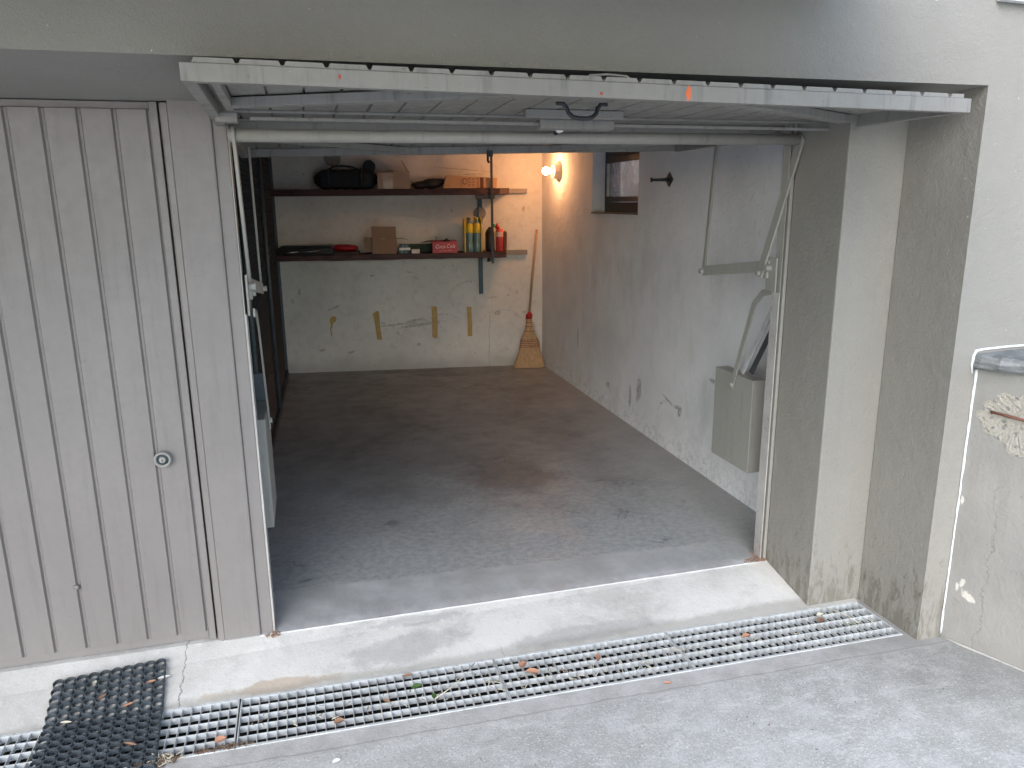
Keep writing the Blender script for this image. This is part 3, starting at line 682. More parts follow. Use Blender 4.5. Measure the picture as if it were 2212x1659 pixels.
for (z0, z1) in ((1.872, 1.918), (1.228, 1.278)):
    b = MB(BX); b.box(2.39, 2.636, .002, .045, z0, z1); b.build("cleat", "grey_cleat", sh_, bevel=.002)
b = MB(BX); b.box(2.218, 2.243, .304, .316, 1.16, 2.32); b.build("hanger_rod", "dark_iron", sh_)
for z0 in (1.815, 1.165):
    b = MB(BX)
    if z0 > 1.5: b.box(2.07, 2.26, .24, .30, z0, z0 + .04)
    else: b.prism([(.0, z0 + .05), (.30, z0 + .05), (.30, z0 + .02), (.02, z0 - .01)], (2.20, 0, 0), (0, 1, 0), (0, 0, 1), (1, 0, 0), .03)
    b.build("bracket", "dark_iron", sh_)
b = MB(BX); b.box(2.106, 2.120, .002, .03, 1.28, 1.815); b.box(2.120, 2.156, .002, .008, 1.28, 1.815); b.build("wall_strip", "blue_steel", sh_)
b = MB(BX); b.box(2.106, 2.120, .002, .03, .81, 1.21); b.box(2.120, 2.153, .002, .008, .81, 1.21); b.build("wall_strip", "blue_steel", sh_)
S1, S2 = 1.9225, 1.2775
# --- items, upper shelf
bag = thing("duffel_bag", bwp(.77, .16, S1), "black holdall lying on the upper shelf with its handles up", "bag")
b = MB(BX); n = 22; rings = []
for i in range(n + 1):
    a = i / n; u = .455 + .625 * a; k = min(1, (min(a, 1 - a) * 7 + .12)) ** .5
    wob = 1 + .03 * sin(i * 1.9)
    rings.append([b.v((u, .17 + .125 * k * wob * (abs(cos(t_)) ** .7) * (1 if cos(t_) > 0 else -1), S1 + .096 + .097 * k * wob * (abs(sin(t_)) ** .7) * (1 if sin(t_) > 0 else -1))) for t_ in [2 * pi * q_ / 18 for q_ in range(18)]])
for a, c in zip(rings, rings[1:]):
    for k in range(18): f = b.bm.faces.new((a[k], a[(k + 1) % 18], c[(k + 1) % 18], c[k])); f.smooth = True
b.bm.faces.new(rings[0]); b.bm.faces.new(rings[-1][::-1]); b.build("bag_body", "bag_cloth", bag)
b = MB(BX); b.tube([(.60, .22, S1 + .185), (.64, .22, S1 + .215), (.74, .22, S1 + .225), (.84, .22, S1 + .215), (.90, .22, S1 + .19)], .010, 8); b.build("handle", "bag_cloth", bag)
for uu in (.60, .92):
    b = MB(BX); b.tube([(uu, .17 + .134 * cos(t_), S1 + .097 + .103 * sin(t_)) for t_ in [pi * 2 * q_ / 20 for q_ in range(21)]], .012, 6); b.build("strap", "bag_cloth", bag)
rl = thing("foam_roll", bwp(1.005, .12, S1 + .15), "dark teal rolled mat end, sticking up behind the black holdall", "roll")
b = MB(BX)
sp_ = []
for k in range(60):
    a = k * .38; r_ = .026 + .0017 * k * .62; sp_.append((1.003 + r_ * cos(a) * .75, S1 + .225 + r_ * .72 * sin(a)))
for (a0, c0), (a1, c1) in zip(sp_, sp_[1:]):
    b.bm.faces.new([b.v(p_) for p_ in ((a0, .20, c0), (a1, .20, c1), (a1, .05, c1), (a0, .05, c0))])
b.tube([(1.003, .05, S1 + .225), (1.003, .196, S1 + .225)], .060, 20); b.build("rolled_mat", "teal_foam", rl)
bx1 = thing("open_carton", bwp(1.24, .17, S1), "open cardboard box with a raised flap on the upper shelf", "box")
b = MB(BX); b.box(1.085, 1.405, .06, .06 + .004, S1, S1 + .155); b.box(1.085, 1.405, .296, .30, S1, S1 + .158); b.box(1.085, 1.089, .064, .296, S1, S1 + .155); b.box(1.401, 1.405, .064, .296, S1, S1 + .155); b.box(1.089, 1.401, .064, .296, S1, S1 + .004); b.build("carton_body", "carton_pale", bx1)
b = MB(BX); b.prism([(0, 0), (.115, 0), (.05, .125), (.0, .10)], (1.402, .06, S1 + .157), (0, 1, 0), (-.55, 0, .85), (.85, 0, .55), .004)
b.bar((1.403, .18, S1 + .155), (1.33, .18, S1 + .275), .22, .004, (1, 0, .6)); b.build("flap", "carton", bx1)
b = MB(BX); b.bar((1.087, .18, S1 + .157), (1.24, .18, S1 + .175), .22, .004, (0, 0, 1)); b.build("flap", "carton_pale", bx1)
b = MB(BX); b.box(1.14, 1.235, .300, .3012, S1 + .002, S1 + .150); b.build("clear_tape", "clear_tape", bx1)
# crumpled dark cloth
b = MB(BX); rc = random.Random(11)
for (cu, cz, ru, rz) in ((1.52, .035, .10, .04), (1.63, .05, .12, .055), (1.70, .07, .10, .03)):
    b.lathe([(max(.005, ru * sin(pi * k / 8)), -rz * .9 * cos(pi * k / 8)) for k in range(9)], (cu, .17, S1 + cz), (.25, 0, 1), 14, 1)
bmesh.ops.subdivide_edges(b.bm, edges=b.bm.edges[:], cuts=1)
for v in b.bm.verts: v.co += Vector((rc.uniform(-.006, .006), rc.uniform(-.006, .006), rc.uniform(-.006, .006)))
tag(b.build("crumpled_cloth", "rag_dark"), "dark crumpled cloth heap between the two boxes of the upper shelf", "cloth")
bx2 = thing("long_carton", bwp(2.0, .17, S1), "long flat orange brown carton with brown print on the upper shelf", "box")
b = MB(BX); b.prism([(1.735, 0), (2.285, 0), (2.29, .098), (2.15, .105), (1.775, .128)], (0, .09, S1 + .001), (1, 0, 0), (0, 0, 1), (0, 1, 0), .20); b.build("carton_body", "carton_orange", bx2, bevel=.002)
b = MB(BX); b.box(2.115, 2.150, .2905, .2915, S1 + .002, S1 + .105); b.build("print_band", "print_brown", bx2)
def wall_text(name, txt, size, mat, par, u, d, z, rot=0, shear=0, sx=1.0):
    m_ = BX @ Matrix.Translation((u, d, z)) @ Matrix(((1, 0, 0, 0), (0, 0, 1, 0), (0, 1, 0, 0), (0, 0, 0, 1))) @ Matrix.Rotation(rot, 4, 'Z') @ Matrix.Diagonal((sx, 1, 1, 1))
    return text_mesh(name, txt, size, mat, par, m_, shear)
wall_text("print_lettering", "N E R", .036, "print_brown", bx2, 2.005, .2912, S1 + .058, pi / 2)
wall_text("print_lettering", "O S S", .036, "print_brown", bx2, 2.045, .2912, S1 + .055, pi / 2)
wall_text("print_lettering", "nner A", .036, "print_brown", bx2, 2.09, .2912, S1 + .056, pi / 2)
b = MB(BX); b.tube([(1.96 + .022 * cos(a_), .2915, S1 + .068 + .028 * sin(a_)) for a_ in [2 * pi * k / 20 for k in range(19)]], .0035, 6); b.build("print_ring", "print_brown", bx2)
b = MB(BX); b.box(1.915, 1.918, .2905, .2915, S1 + .01, S1 + .09); b.build("print_line", "print_brown", bx2)
b = MB(BX); b.box(1.80, 1.802, .2905, .2915, S1 + .02, S1 + .06); b.build("print_line", "print_brown", bx2)
# --- items, lower shelf
lc = thing("black_case", bwp(.36, .17, S2), "flat black tool case with a chrome latch at the lower shelf's left end", "case")
b = MB(BX); b.prism([(.05, 0), (.61, 0), (.61, .075), (.085, .085), (.05, .05)], (0, .03, S2), (1, 0, 0), (0, 0, 1), (0, 1, 0), .262); b.build("case_body", "black_plastic", lc, bevel=.006)
b = MB(BX); b.box(.09, .59, .05, .28, S2 + .0765, S2 + .094); b.build("case_lid", "black_plastic", lc, bevel=.004)
b = MB(BX); b.tube([(.12, .298, S2 + .010), (.17, .302, S2 + .028), (.26, .302, S2 + .034)], .006, 8); b.box(.17, .225, .293, .300, S2 + .014, S2 + .018); b.box(.17, .225, .293, .300, S2 + .036, S2 + .04); b.box(.222, .227, .293, .300, S2 + .0185, S2 + .0355); b.build("latch", "chrome", lc)
b = MB(BX); b.tube([(.24, .294, S2 + .03), (.36, .296, S2 + .032), (.47, .294, S2 + .042)], [.002, .005, .002], 8); b.build("trim", "chrome", lc)
b = MB(BX); b.box(.615, .86, .05, .29, S2, S2 + .022); tag(b.build("board", "wood", bevel=.002), "short dark wooden board under the red scoop on the lower shelf", "board")
b = MB(BX); b.lathe([(.012, -.13), (.045, -.12), (.058, -.05), (.060, .03), (.045, .10), (.02, .125)], (.725, .17, S2 + .062), (1, 0, -.06), 18, 1)
b.tube([(.60, .20, S2 + .07), (.56, .22, S2 + .095)], .012, 8)
for v in b.bm.verts: v.co.z = S2 + .0225 + (v.co.z - S2 - .0) * .62 if v.co.z > S2 else S2 + .0225
tag(b.build("hand_scoop", "red_plastic"), "red plastic scoop lying on a short board on the lower shelf", "scoop")
bx3 = thing("plain_carton", bwp(1.12, .18, S2), "plain brown cardboard box with one flap up on the lower shelf", "box")
b = MB(BX); b.box(1.0, 1.245, .09, .30, S2, S2 + .155); b.build("carton_body", "carton", bx3, bevel=.002)
b = MB(BX); b.bar((1.1225, .298, S2 + .158), (1.1225, .300, S2 + .272), .244, .004, (0, 1, 0)); b.build("flap", "carton", bx3)
b = MB(BX); b.box(.925, .998, .05, .27, S2 + .02, S2 + .16); b.build("side_flap", "carton", bx3)
b = MB(BX); b.box(1.09, 1.135, .3005, .3015, S2 + .148, S2 + .156); b.build("clear_tape", "clear_tape", bx3)
for (u0, u1, z0, z1, d0, lab, g) in ((1.262, 1.375, 0, .030, .17, "bottom teal packet under two others beside the plain brown box", 0), (1.258, 1.372, .031, .061, .18, "middle teal packet with white end in the small stack on the lower shelf", 1), (1.27, 1.37, .062, .09, .17, "topmost teal packet of the small stack by the plain brown box", 2)):
    pk = thing("small_packet", bwp((u0 + u1) / 2, .2, S2 + z0), lab, "packet", "teal packets stacked on the lower shelf")
    b = MB(BX); b.box(u0, u1, d0, .285 + .004 * g, S2 + z0, S2 + z1); b.build("packet_body", "teal_card", pk, bevel=.001)
    b = MB(BX)
    if g == 1: b.box(u0 + .012, u1 + .012, .290, .2915, S2 + z0 + .002, S2 + z1 - .002); b.build("packet_label", "print_white", pk)
    else: b.box(u0 + .03, u0 + .05, .2856 + .004 * g, .287 + .004 * g, S2 + z0 + .008, S2 + z1 - .008); b.box(u0 + .07, u0 + .085, .2856 + .004 * g, .287 + .004 * g, S2 + z0 + .008, S2 + z1 - .008); b.build("packet_label", "blue_liquid", pk)
b = MB(BX); b.box(1.395, 1.478, .19, .296, S2, S2 + .037); tag(b.build("white_packet", "print_white", bevel=.001), "small white packet lying alone right of the teal stack", "packet")
b = MB(BX); b.box(1.36, 1.62, .04, .10, S2, S2 + .085); tag(b.build("green_folder", "green_card", bevel=.002), "dull green flat folder behind the small packets on the lower shelf", "folder")
b = MB(BX); b.tube([(1.246, .20, S2 + .15), (1.30, .20, S2 + .148), (1.36, .20, S2 + .138)], .0025, 6); tag(b.build("thin_stick", "dark_iron"), "thin dark stick sticking out of the plain brown box", "stick")
cc = thing("drink_carton", bwp(1.74, .2, S2), "red open tray of cola with white lettering on the lower shelf", "box")
b = MB(BX); b.prism([(1.612, 0), (1.868, 0), (1.862, .116), (1.612, .107)], (0, .296, S2), (1, 0, 0), (0, 0, 1), (0, 1, 0), .004); b.box(1.612, 1.868, .07, .295, S2, S2 + .004); b.box(1.864, 1.868, .07, .295, S2 + .005, S2 + .105); b.box(1.612, 1.868, .066, .070, S2 + .005, S2 + .12); b.build("tray", "red_card", cc)
b = MB(BX); b.bar((1.610, .18, S2 + .002), (1.595, .18, S2 + .12), .22, .003, (1, 0, 0)); b.bar((1.594, .18, S2 + .12), (1.53, .15, S2 + .105), .20, .003, (0, 0, 1)); b.build("side_flap", "rag_dark", cc)
wall_text("print_lettering", "Coca-Cola", .055, "print_white", cc, 1.738, .3008, S2 + .064, .02, .35, .86)
wall_text("print_lettering", "ORIGINAL TASTE", .016, "label_pale", cc, 1.745, .3008, S2 + .022, .02, 0, 1.1)
b = MB(BX); b.tube([(1.64, .18, S2 + .10), (1.66, .18, S2 + .15), (1.645, .18, S2 + .165)], .004, 6); b.build("tray_content", "rag_dark", cc)
b = MB(BX); b.tube([(1.72, .2, S2 + .10), (1.76, .22, S2 + .135), (1.79, .2, S2 + .10)], .012, 8); b.build("tray_content", "rag_dark", cc)
pk = thing("bottle_pack", bwp(2.05, .2, S2), "six pack of bottles in yellow shrink film on the lower shelf", "bottles")
bp = [(.034, 0), (.039, .008), (.039, .06), (.034, .10), (.036, .13), (.040, .17), (.040, .24), (.036, .275), (.022, .31), (.0145, .325), (.0145, .335), (.016, .336), (.016, .352)]
for i in range(2):
    for j in range(3):
        uu = 1.998 + .078 * i; dd = .255 - .078 * j
        b = MB(BX); b.lathe([(r_, h_ * .98) for r_, h_ in bp], (uu, dd, S2), (0, 0, 1), 18); bo = b.build("bottle", "blue_liquid" if j == 0 else "yellow_film", pk)
        b = MB(BX); b.lathe([(.0165, .328), (.0165, .349), (.012, .351)], (uu, dd, S2), (0, 0, 1), 14); b.build("cap", "yellow_film" if i else "bottle_green", bo)
        if j == 0:
            b = MB(BX); b.lathe([(.0405, .195), (.0413, .205), (.0413, .262), (.0385, .275), (.030, .292)], (uu, dd, S2), (0, 0, 1), 18); b.build("label_band", "yellow_film", bo)
b = MB(BX)
for u0, sgn in ((1.942, -1), (2.116, 1)):
    b.prism([(.03, .0), (.285, .0), (.292, .10), (.285, .18), (.292, .25), (.27, .30), (.20, .345), (.05, .345), (.03, .30)], (u0, 0, S2 + .001), (0, 1, 0), (0, 0, 1), (1, 0, 0), .014)
b.build("shrink_film", "yellow_film", pk, bevel=.003)
b = MB(BX); b.tube([(2.0, .25, S2 + .335), (2.02, .25, S2 + .358), (2.06, .25, S2 + .362), (2.08, .25, S2 + .338)], .0035, 6); b.build("carry_strap", "label_pale", pk)
b = MB(BX); b.lathe([(.045, 0), (.05, .01), (.05, .19), (.035, .225), (.018, .235), (.018, .25), (.024, .251), (.024, .285), (.02, .29)], (2.215, .17, S2), (0, 0, 1), 18)
db = thing("dark_bottle", bwp(2.215, .17, S2), "dark round bottle with a green cap behind the hanger rod", "bottle")
b.bm.free(); b = MB(BX); b.lathe([(.045, 0), (.05, .01), (.05, .19), (.035, .225), (.018, .235), (.018, .25)], (2.22, .16, S2), (0, 0, 1), 18); b.build("bottle_body", "black_plastic", db)
b = MB(BX); b.lathe([(.022, .248), (.024, .251), (.024, .280), (.018, .284)], (2.255, .17, S2), (0, 0, 1), 10); b.build("cap", "green_plastic", db)
rb = thing("detergent_bottle", bwp(2.31, .2, S2), "red detergent bottle with pointed red cap right of the hanger rod", "bottle")
b = MB(BX); b.lathe([(.038, 0), (.043, .006), (.043, .20), (.036, .228), (.018, .236)], (2.318, .20, S2), (0, 0, 1), 20); b.build("bottle_body", "pink_liquid", rb)
b = MB(BX); b.lathe([(.021, .234), (.024, .240), (.024, .256), (.012, .275), (.006, .292)], (2.295, .20, S2), (0, 0, 1), 16); b.build("cap", "red_plastic", rb)
b = MB(BX); b.lathe([(.0435, .150), (.0438, .155), (.0438, .198), (.043, .203)], (2.318, .20, S2), (0, 0, 1), 20); b.build("label_band", "label_pale", rb)
b = MB(BX); b.prism([(.0, .0), (.03, .0), (.035, .19), (.02, .215), (-.005, .2)], (2.358, .17, S2), (1, 0, 0), (0, 0, 1), (0, 1, 0), .06); tag(b.build("brown_bottle", "print_brown", bevel=.008), "dark brown flat bottle half hidden behind the red detergent bottle", "bottle")
# round covers on the rear wall
b = MB(BX); b.lathe([(.068, .001), (.068, .006), (.060, .009)], tuple(BX.inverted() @ bwp(2.13, 0, 1.668)), (0, 1, 0), 24); tag(b.build("junction_cover", "grey_cleat"), "round grey junction box cover behind the blue wall strip", "cover")
b = MB(BX); b.lathe([(.085, .001), (.085, .006), (.075, .009)], tuple(BX.inverted() @ bwp(.63, 0, 2.235)), (0, 1, 0), 24); tag(b.build("junction_cover", "grey_cleat"), "round grey junction box cover high above the black holdall", "cover")
# masking tape on the rear wall
for (pts, lab) in (
    ([(.952, .62), (.985, .648), (1.012, .655), (1.022, .64), (1.028, .45), (1.04, .335), (.985, .340), (.972, .5)], "yellowed tape strip on the rear wall, second from the left, its top torn"),
    ([(1.585, .686), (1.643, .684), (1.648, .5), (1.640, .336), (1.602, .336), (1.582, .355), (1.586, .5)], "tallest yellowed tape strip, below the cola box on the rear wall"),
    ([(1.968, .671), (2.022, .671), (2.020, .62), (2.026, .5), (2.022, .346), (1.972, .346), (1.974, .5)], "rightmost yellowed tape strip below the blue wall strip"),
    ([(.495, .575), (.51, .60), (.545, .61), (.568, .59), (.56, .555), (.53, .53), (.518, .49), (.505, .47), (.515, .43), (.505, .385), (.495, .39), (.498, .44), (.490, .47), (.503, .51), (.495, .55)], "torn orange remnant of tape on the rear wall, leftmost")):
    b = MB(BX); b.prism(pts, (0, .0005, 0), (1, 0, 0), (0, 0, 1), (0, 1, 0), .0012); tag(b.build("masking_tape", "tape"), lab, "tape", "tape strips stuck on the rear wall")

# ------------------------------------------------------------------ broom
br = thing("broom", bwp(2.64, .12, 0), "straw broom with red collar leaning in the rear right corner", "broom")
def brp(u, z, d=0):     # the broom stands in a plane leaning back to the wall
    dd = .155 - z * .085 + d
    return (u, dd, z)
b = MB(BX)
prof = [(.003, 2.462, 2.808), (.06, 2.478, 2.795), (.12, 2.498, 2.780), (.18, 2.522, 2.762), (.24, 2.535, 2.748), (.27, 2.540, 2.745), (.31, 2.548, 2.732), (.37, 2.572, 2.702), (.42, 2.595, 2.686), (.46, 2.604, 2.676), (.50, 2.607, 2.670), (.535, 2.609, 2.668)]
thk = [.050, .046, .040, .034, .030, .030, .030, .030, .030, .030, .029, .028]; n = 40; rings = []
rb_ = random.Random(9)
for (z_, ua, ub), th in zip(prof, thk):
    ring = []
    for k in range(n):
        a = 2 * pi * k / n; cc_, ss_ = cos(a), sin(a)
        jj = .0035 * rb_.uniform(-1, 1) * (1 if z_ < .25 else .5); up_ = rb_.uniform(0, .008) if z_ < .01 else 0
        ring.append(b.v(brp((ua + ub) / 2 + (ub - ua) / 2 * (abs(cc_) ** .8) * (1 if cc_ > 0 else -1) + jj, z_ + up_, th * (abs(ss_) ** .7) * (1 if ss_ > 0 else -1) + jj)))
    rings.append(ring)
for a, c in zip(rings, rings[1:]):
    for k in range(n): b.bm.faces.new((a[k], a[(k + 1) % n], c[(k + 1) % n], c[k]))
b.bm.faces.new(rings[0]); b.bm.faces.new(rings[-1]); b.build("bristles", "straw", br)
for z_, ua, ub in ((.232, 2.533, 2.751), (.252, 2.536, 2.749), (.272, 2.540, 2.746), (.292, 2.543, 2.740), (.310, 2.547, 2.734), (.455, 2.602, 2.679), (.50, 2.606, 2.672), (.405, 2.588, 2.692)):
    b = MB(BX); b.tube([brp((ua + ub) / 2 + ((ub - ua) / 2 + .002) * (abs(cos(a)) ** .8) * (1 if cos(a) > 0 else -1), z_, .0315 * (abs(sin(a)) ** .7) * (1 if sin(a) > 0 else -1)) for a in [2 * pi * k / 32 for k in range(33)]], .0028, 6, False); b.build("binding", "thread_red", br)
b = MB(BX); b.lathe([(.036, 0), (.037, .05), (.022, .062), (.017, .078), (.012, .08)], brp(2.639, .535), (.09, -.085, 1), 18); b.build("collar", "red_plastic", br)
b = MB(BX); b.tube([brp(2.645, .60), brp(2.698, 1.10), brp(2.742, 1.49)], .0125, 12); b.build("handle", "pale_wood", br)

# ------------------------------------------------------------------ things on the side wall
lp = thing("wall_lamp", (2.748, 4.30, 2.07), "lit bare bulb in a round porcelain holder on the side wall", "lamp")
b = MB(); b.lathe([(.095, 0), (.095, .010), (.080, .016), (.070, .055), (.060, .068), (.045, .07)], (2.744, 4.30, 2.073), (-1, 0, .02), 28); b.build("lamp_holder", "porcelain", lp)
b = MB(); b.lathe([(.045, .071), (.030, .080), (.026, .100), (.024, .102)], (2.744, 4.30, 2.073), (-1, 0, .02), 20); b.build("socket", "porcelain", lp)
b = MB(); b.lathe([(.018, .100), (.022, .106), (.032, .118), (.037, .135), (.034, .152), (.022, .165), (.006, .170)], (2.744, 4.30, 2.073), (-1, 0, .02), 24); b.build("bulb", "bulb", lp)
hk = thing("wall_hook", (2.705, 1.87, 1.925), "black iron hook with a diamond plate jutting from the side wall", "hook")
b = MB(); b.prism([(-.055, 0), (0, -.05), (.055, 0), (0, .05)], (2.712, 1.84, 1.923), (0, 1, 0), (0, 0, 1), (-1, 0, 0), .010); b.build("plate", "dark_iron", hk, bevel=.003)
b = MB(); b.tube([(2.702, 1.84, 1.923), (2.65, 1.86, 1.922), (2.60, 1.885, 1.922)], [.014, .010, .009], 10); b.tube([(2.602, 1.885, 1.922), (2.588, 1.89, 1.922)], .016, 10); b.build("hook_arm", "dark_iron", hk)
m = MB(); m.bar((2.452, .40, .885), (2.545, .235, 1.34), .030, .012, (1, 0, 0)); m.build("stay_bar", "board_pale", OD, bevel=.002)
m = MB(); m.bar((2.492, .38, .885), (2.585, .215, 1.34), .026, .014, (1, 0, 0)); m.build("stay_bar", "board_dark", OD, bevel=.002)

# ------------------------------------------------------------------ parapet wall on the right
pw = thing("parapet_wall", (2.9, -1.2, GZ), "low rendered wall with slate coping and exposed concrete at the right edge", "wall")
pd = Vector((.385, -.923, 0)).normalized(); pn = Vector((pd.y, -pd.x, 0)); P0 = Vector((2.80, -.7185, 0))   # pn points to the driveway
if pn.x > 0: pn = -pn
def PW(s_, z_, o_=0): return P0 + pd * s_ + pn * o_ + Vector((0, 0, z_))
b = MB(); b.prism([(0, -.2), (2.2, -.2), (2.2, 1.118), (0, 1.118)], P0, pd, (0, 0, 1), -pn, .30); b.build("wall_body", "parapet", pw)
b = MB(); ns = 60; rs_ = random.Random(4); T = []
for i in range(ns + 1):
    s_ = -.015 + 2.2 * i / ns
    o1 = .035 + .012 * sin(i * .9) + rs_.uniform(-.006, .006); z0_ = 1.120 - .006 * (i % 3) * .4; e = rs_.uniform(-.004, .004)
    k = min(1, i / 3 + .55)
    T.append([b.v(PW(s_, 1.122, -.30)), b.v(PW(s_, 1.122, o1 * .8 * k)), b.v(PW(s_, 1.135 + e, o1 * k + .006)), b.v(PW(s_, 1.152 + e, (o1 + .002) * k)), b.v(PW(s_, 1.168 + e, (o1 - .006) * k)), b.v(PW(s_, 1.180 + e * .5, (o1 - .02) * k)), b.v(PW(s_, 1.184 + e * .5, -.10)), b.v(PW(s_, 1.186, -.30))])
for a, c in zip(T, T[1:]):
    for k in range(8): b.bm.faces.new((a[k], a[(k + 1) % 8], c[(k + 1) % 8], c[k]))
b.bm.faces.new(T[0]); b.bm.faces.new(T[-1][::-1]); b.build("slate_coping", "slate", pw)
# exposed concrete patch, slightly recessed look by rough relief
rp = random.Random(21); outline = [(.018, .932), (.022, .95), (.045, .955), (.04, .985), (.055, 1.00), (.075, .998), (.085, 1.025), (.11, 1.04), (.15, 1.032), (.19, 1.05), (.24, 1.045), (.30, 1.02), (.36, .99), (.38, .93), (.36, .86), (.30, .80), (.25, .79), (.21, .80), (.18, .795), (.15, .80), (.135, .835), (.11, .85), (.08, .858), (.05, .875), (.04, .905)]
cen = Vector((.18, .935)); b = MB(); rings = []
for k, f in enumerate((1.0, .93, .75, .5, .25)):
    ring = []
    for i in range(len(outline) * 3):
        a_ = outline[i // 3]; c_ = outline[(i // 3 + 1) % len(outline)]; w_ = (i % 3) / 3
        pt = Vector(a_).lerp(Vector(c_), w_); pt = cen + (pt - cen) * (f + rp.uniform(-.014, .014) * (k < 4) * (.35 if k == 0 else 1))
        ring.append(b.v(PW(pt.x, pt.y, .0008 if k == 0 else .0015 + rp.uniform(0, .003))))
    rings.append(ring)
for a, c in zip(rings, rings[1:]):
    for k in range(len(a)): b.bm.faces.new((a[k], a[(k + 1) % len(a)], c[(k + 1) % len(a)], c[k]))
b.bm.faces.new(rings[-1]); b.build("exposed_concrete", "rubble", pw)
b = MB(); b.tube([PW(.075, .957, .009), PW(.16, .951, .013), PW(.34, .935, .012)], .0055, 10); b.build("rebar", "rust", pw)
b = MB(); pts = []; rs2 = random.Random(6)
for i in range(40):
    z_ = -.06 + (1.115 + .06) * i / 39; pts.append(Vector((2.797, -.7215, z_)) + Vector((rs2.uniform(-.0012, .0012), 0, 0)))
b.tube(pts, [(.0036 if p_.z < .7 else .0048) + rs2.uniform(-.0010, .0014) for p_ in pts], 8)
b.build("sealant_bead", "sealant", pw)
b = MB(); pts = [Vector((2.778, -.7205, 1.100)), Vector((2.772, -.7205, 1.135)), Vector((2.775, -.7205, 1.175)), Vector((2.785, -.7205, 1.192)), Vector((2.82, -.7205, 1.196)), Vector((2.95, -.7205, 1.20)), Vector((3.3, -.7205, 1.20))]
b.tube(pts, [.003, .005, .006, .006, .005, .005, .005], 8); b.build("sealant_bead", "sealant", pw)
b = MB(); b.tube([Vector((2.80, -.722, -.078)), PW(.10, -.077, .006), PW(.30, -.078, .004), PW(.6, -.078, .005)], [.006, .005, .003, .003], 6); b.build("mortar_line", "apron", pw)

# ------------------------------------------------------------------ drain gratings
def grate(xa, xb, lab):
    g = thing("drain_grating", ((xa + xb) / 2, -.48, -.11), lab, "grating", "drain gratings in front of the garages")
    zt = -.077; hgt = .027
    def E(x, f): return Vector((x, yt(x) + .0 + (yb(x) - yt(x)) * f, 0))
    b = MB()
    for f in (.012, .988):
        b.bar(E(xa, f) + Vector((0, 0, zt - hgt / 2)), E(xb, f) + Vector((0, 0, zt - hgt / 2)), .004, hgt)
    for x in (xa + .002, xb - .002): b.bar(E(x, .02) + Vector((0, 0, zt - hgt / 2)), E(x, .98) + Vector((0, 0, zt - hgt / 2)), .004, hgt)
    b.build("border", "galv", g)
    b = MB()
    for k in range(1, 6):
        f = k / 5
        if f < .97: b.bar(E(xa + .005, f) + Vector((0, 0, zt - .001 - hgt / 2)), E(xb - .005, f) + Vector((0, 0, zt - .001 - hgt / 2)), .0025, hgt - .002)
    b.build("bearing_bars", "galv", g)
    for f, s_ in ((0, 1), (1, -1)):
        b = MB(); b.bar(E(xa, f) + Vector((0, s_ * .003, -.079)), E(xb, f) + Vector((0, s_ * .003, -.079)), .005, .005); b.build("rim", "galv", g)
    b = MB(); n = int((xb - xa) / .0333)
    for k in range(1, n):
        x = xa + (xb - xa) * k / n
        b.bar(E(x, .02) + Vector((0, 0, zt - .0115)), E(x, .98) + Vector((0, 0, zt - .0115)), .0022, .019)
    b.build("cross_bars", "galv", g)
grate(-2.12, -1.126, "leftmost drain grating, running out of view left of the rubber mat")
grate(-1.120, -.125, "drain grating partly covered by the black rubber mat")
grate(-.119, .88, "drain grating right of the mat, before the open garage's left half")
grate(.883, 1.66, "drain grating in the middle, before the open garage's right half")
grate(1.663, 2.655, "rightmost drain grating, ending in the corner by the pilaster")

# ------------------------------------------------------------------ ring mat
mt = MB(); CELL = .0405; NC, NR = 10, 24; H = .0125
MA = Matrix.Translation((-.822, -.100, 0)) @ Matrix.Rotation(radians(4.5), 4, 'Z')
def mz(y):      # height of what lies below the mat
    return -.002 + (y / .32) * .076 if y > -.32 else -.076
def mp(a, c, h):
    p = MA @ Vector((a, -c, 0)); return Vector((p.x, p.y, mz(p.y) + .003 + h))
RO = .0162
for i in range(NC):
    for j in range(NR):
        ca, cb = (i + .5) * CELL, (j + .5) * CELL
        outer, inner, lip = [], [], []
        n = 24
        for k in range(n):
            a = 2 * pi * (k + .5) / n; ca_, sa_ = cos(a), sin(a)
            m_ = max(abs(ca_), abs(sa_)); r_ = CELL / 2 / m_
            dx, dy = ca_ * r_, sa_ * r_
            ex = CELL / 2 - abs(dx); ey = CELL / 2 - abs(dy)
            if (ex + ey) < .0075: r2 = (CELL - .0075) / (abs(ca_) + abs(sa_)); dx, dy = ca_ * r2, sa_ * r2
            if (i == 0 and dx < -.001) or (j == 0 and dy < -.001):
                r3 = min(math.hypot(dx, dy), CELL / 2 * .99); 
                if (i == 0 and abs(dx) > abs(dy) * .4 and dx < 0) or (j == 0 and abs(dy) > abs(dx) * .4 and dy < 0): dx, dy = ca_ * r3, sa_ * r3
            outer.append((ca + dx, cb + dy)); inner.append((ca + ca_ * RO, cb + sa_ * RO)); lip.append((ca + ca_ * RO * .9, cb + sa_ * RO * .9))
        O1 = [mt.v(mp(x, y, H - .001)) for x, y in outer]; O0 = [mt.v(mp(x, y, 0)) for x, y in outer]
        R2 = [mt.v(mp(ca + (x - ca) * 1.12, cb + (y - cb) * 1.12, H + .0012)) for x, y in inner]
        I1 = [mt.v(mp(x, y, H)) for x, y in inner]; IM = [mt.v(mp(x, y, H * .55)) for x, y in inner]
        L1 = [mt.v(mp(x, y, H * .5)) for x, y in lip]; L0 = [mt.v(mp(x, y, 0)) for x, y in lip]
        for A, B in ((O0, O1), (O1, R2), (R2, I1), (I1, IM), (IM, L1), (L1, L0)):
            for k in range(n): mt.bm.faces.new((A[k], A[(k + 1) % n], B[(k + 1) % n], B[k]))
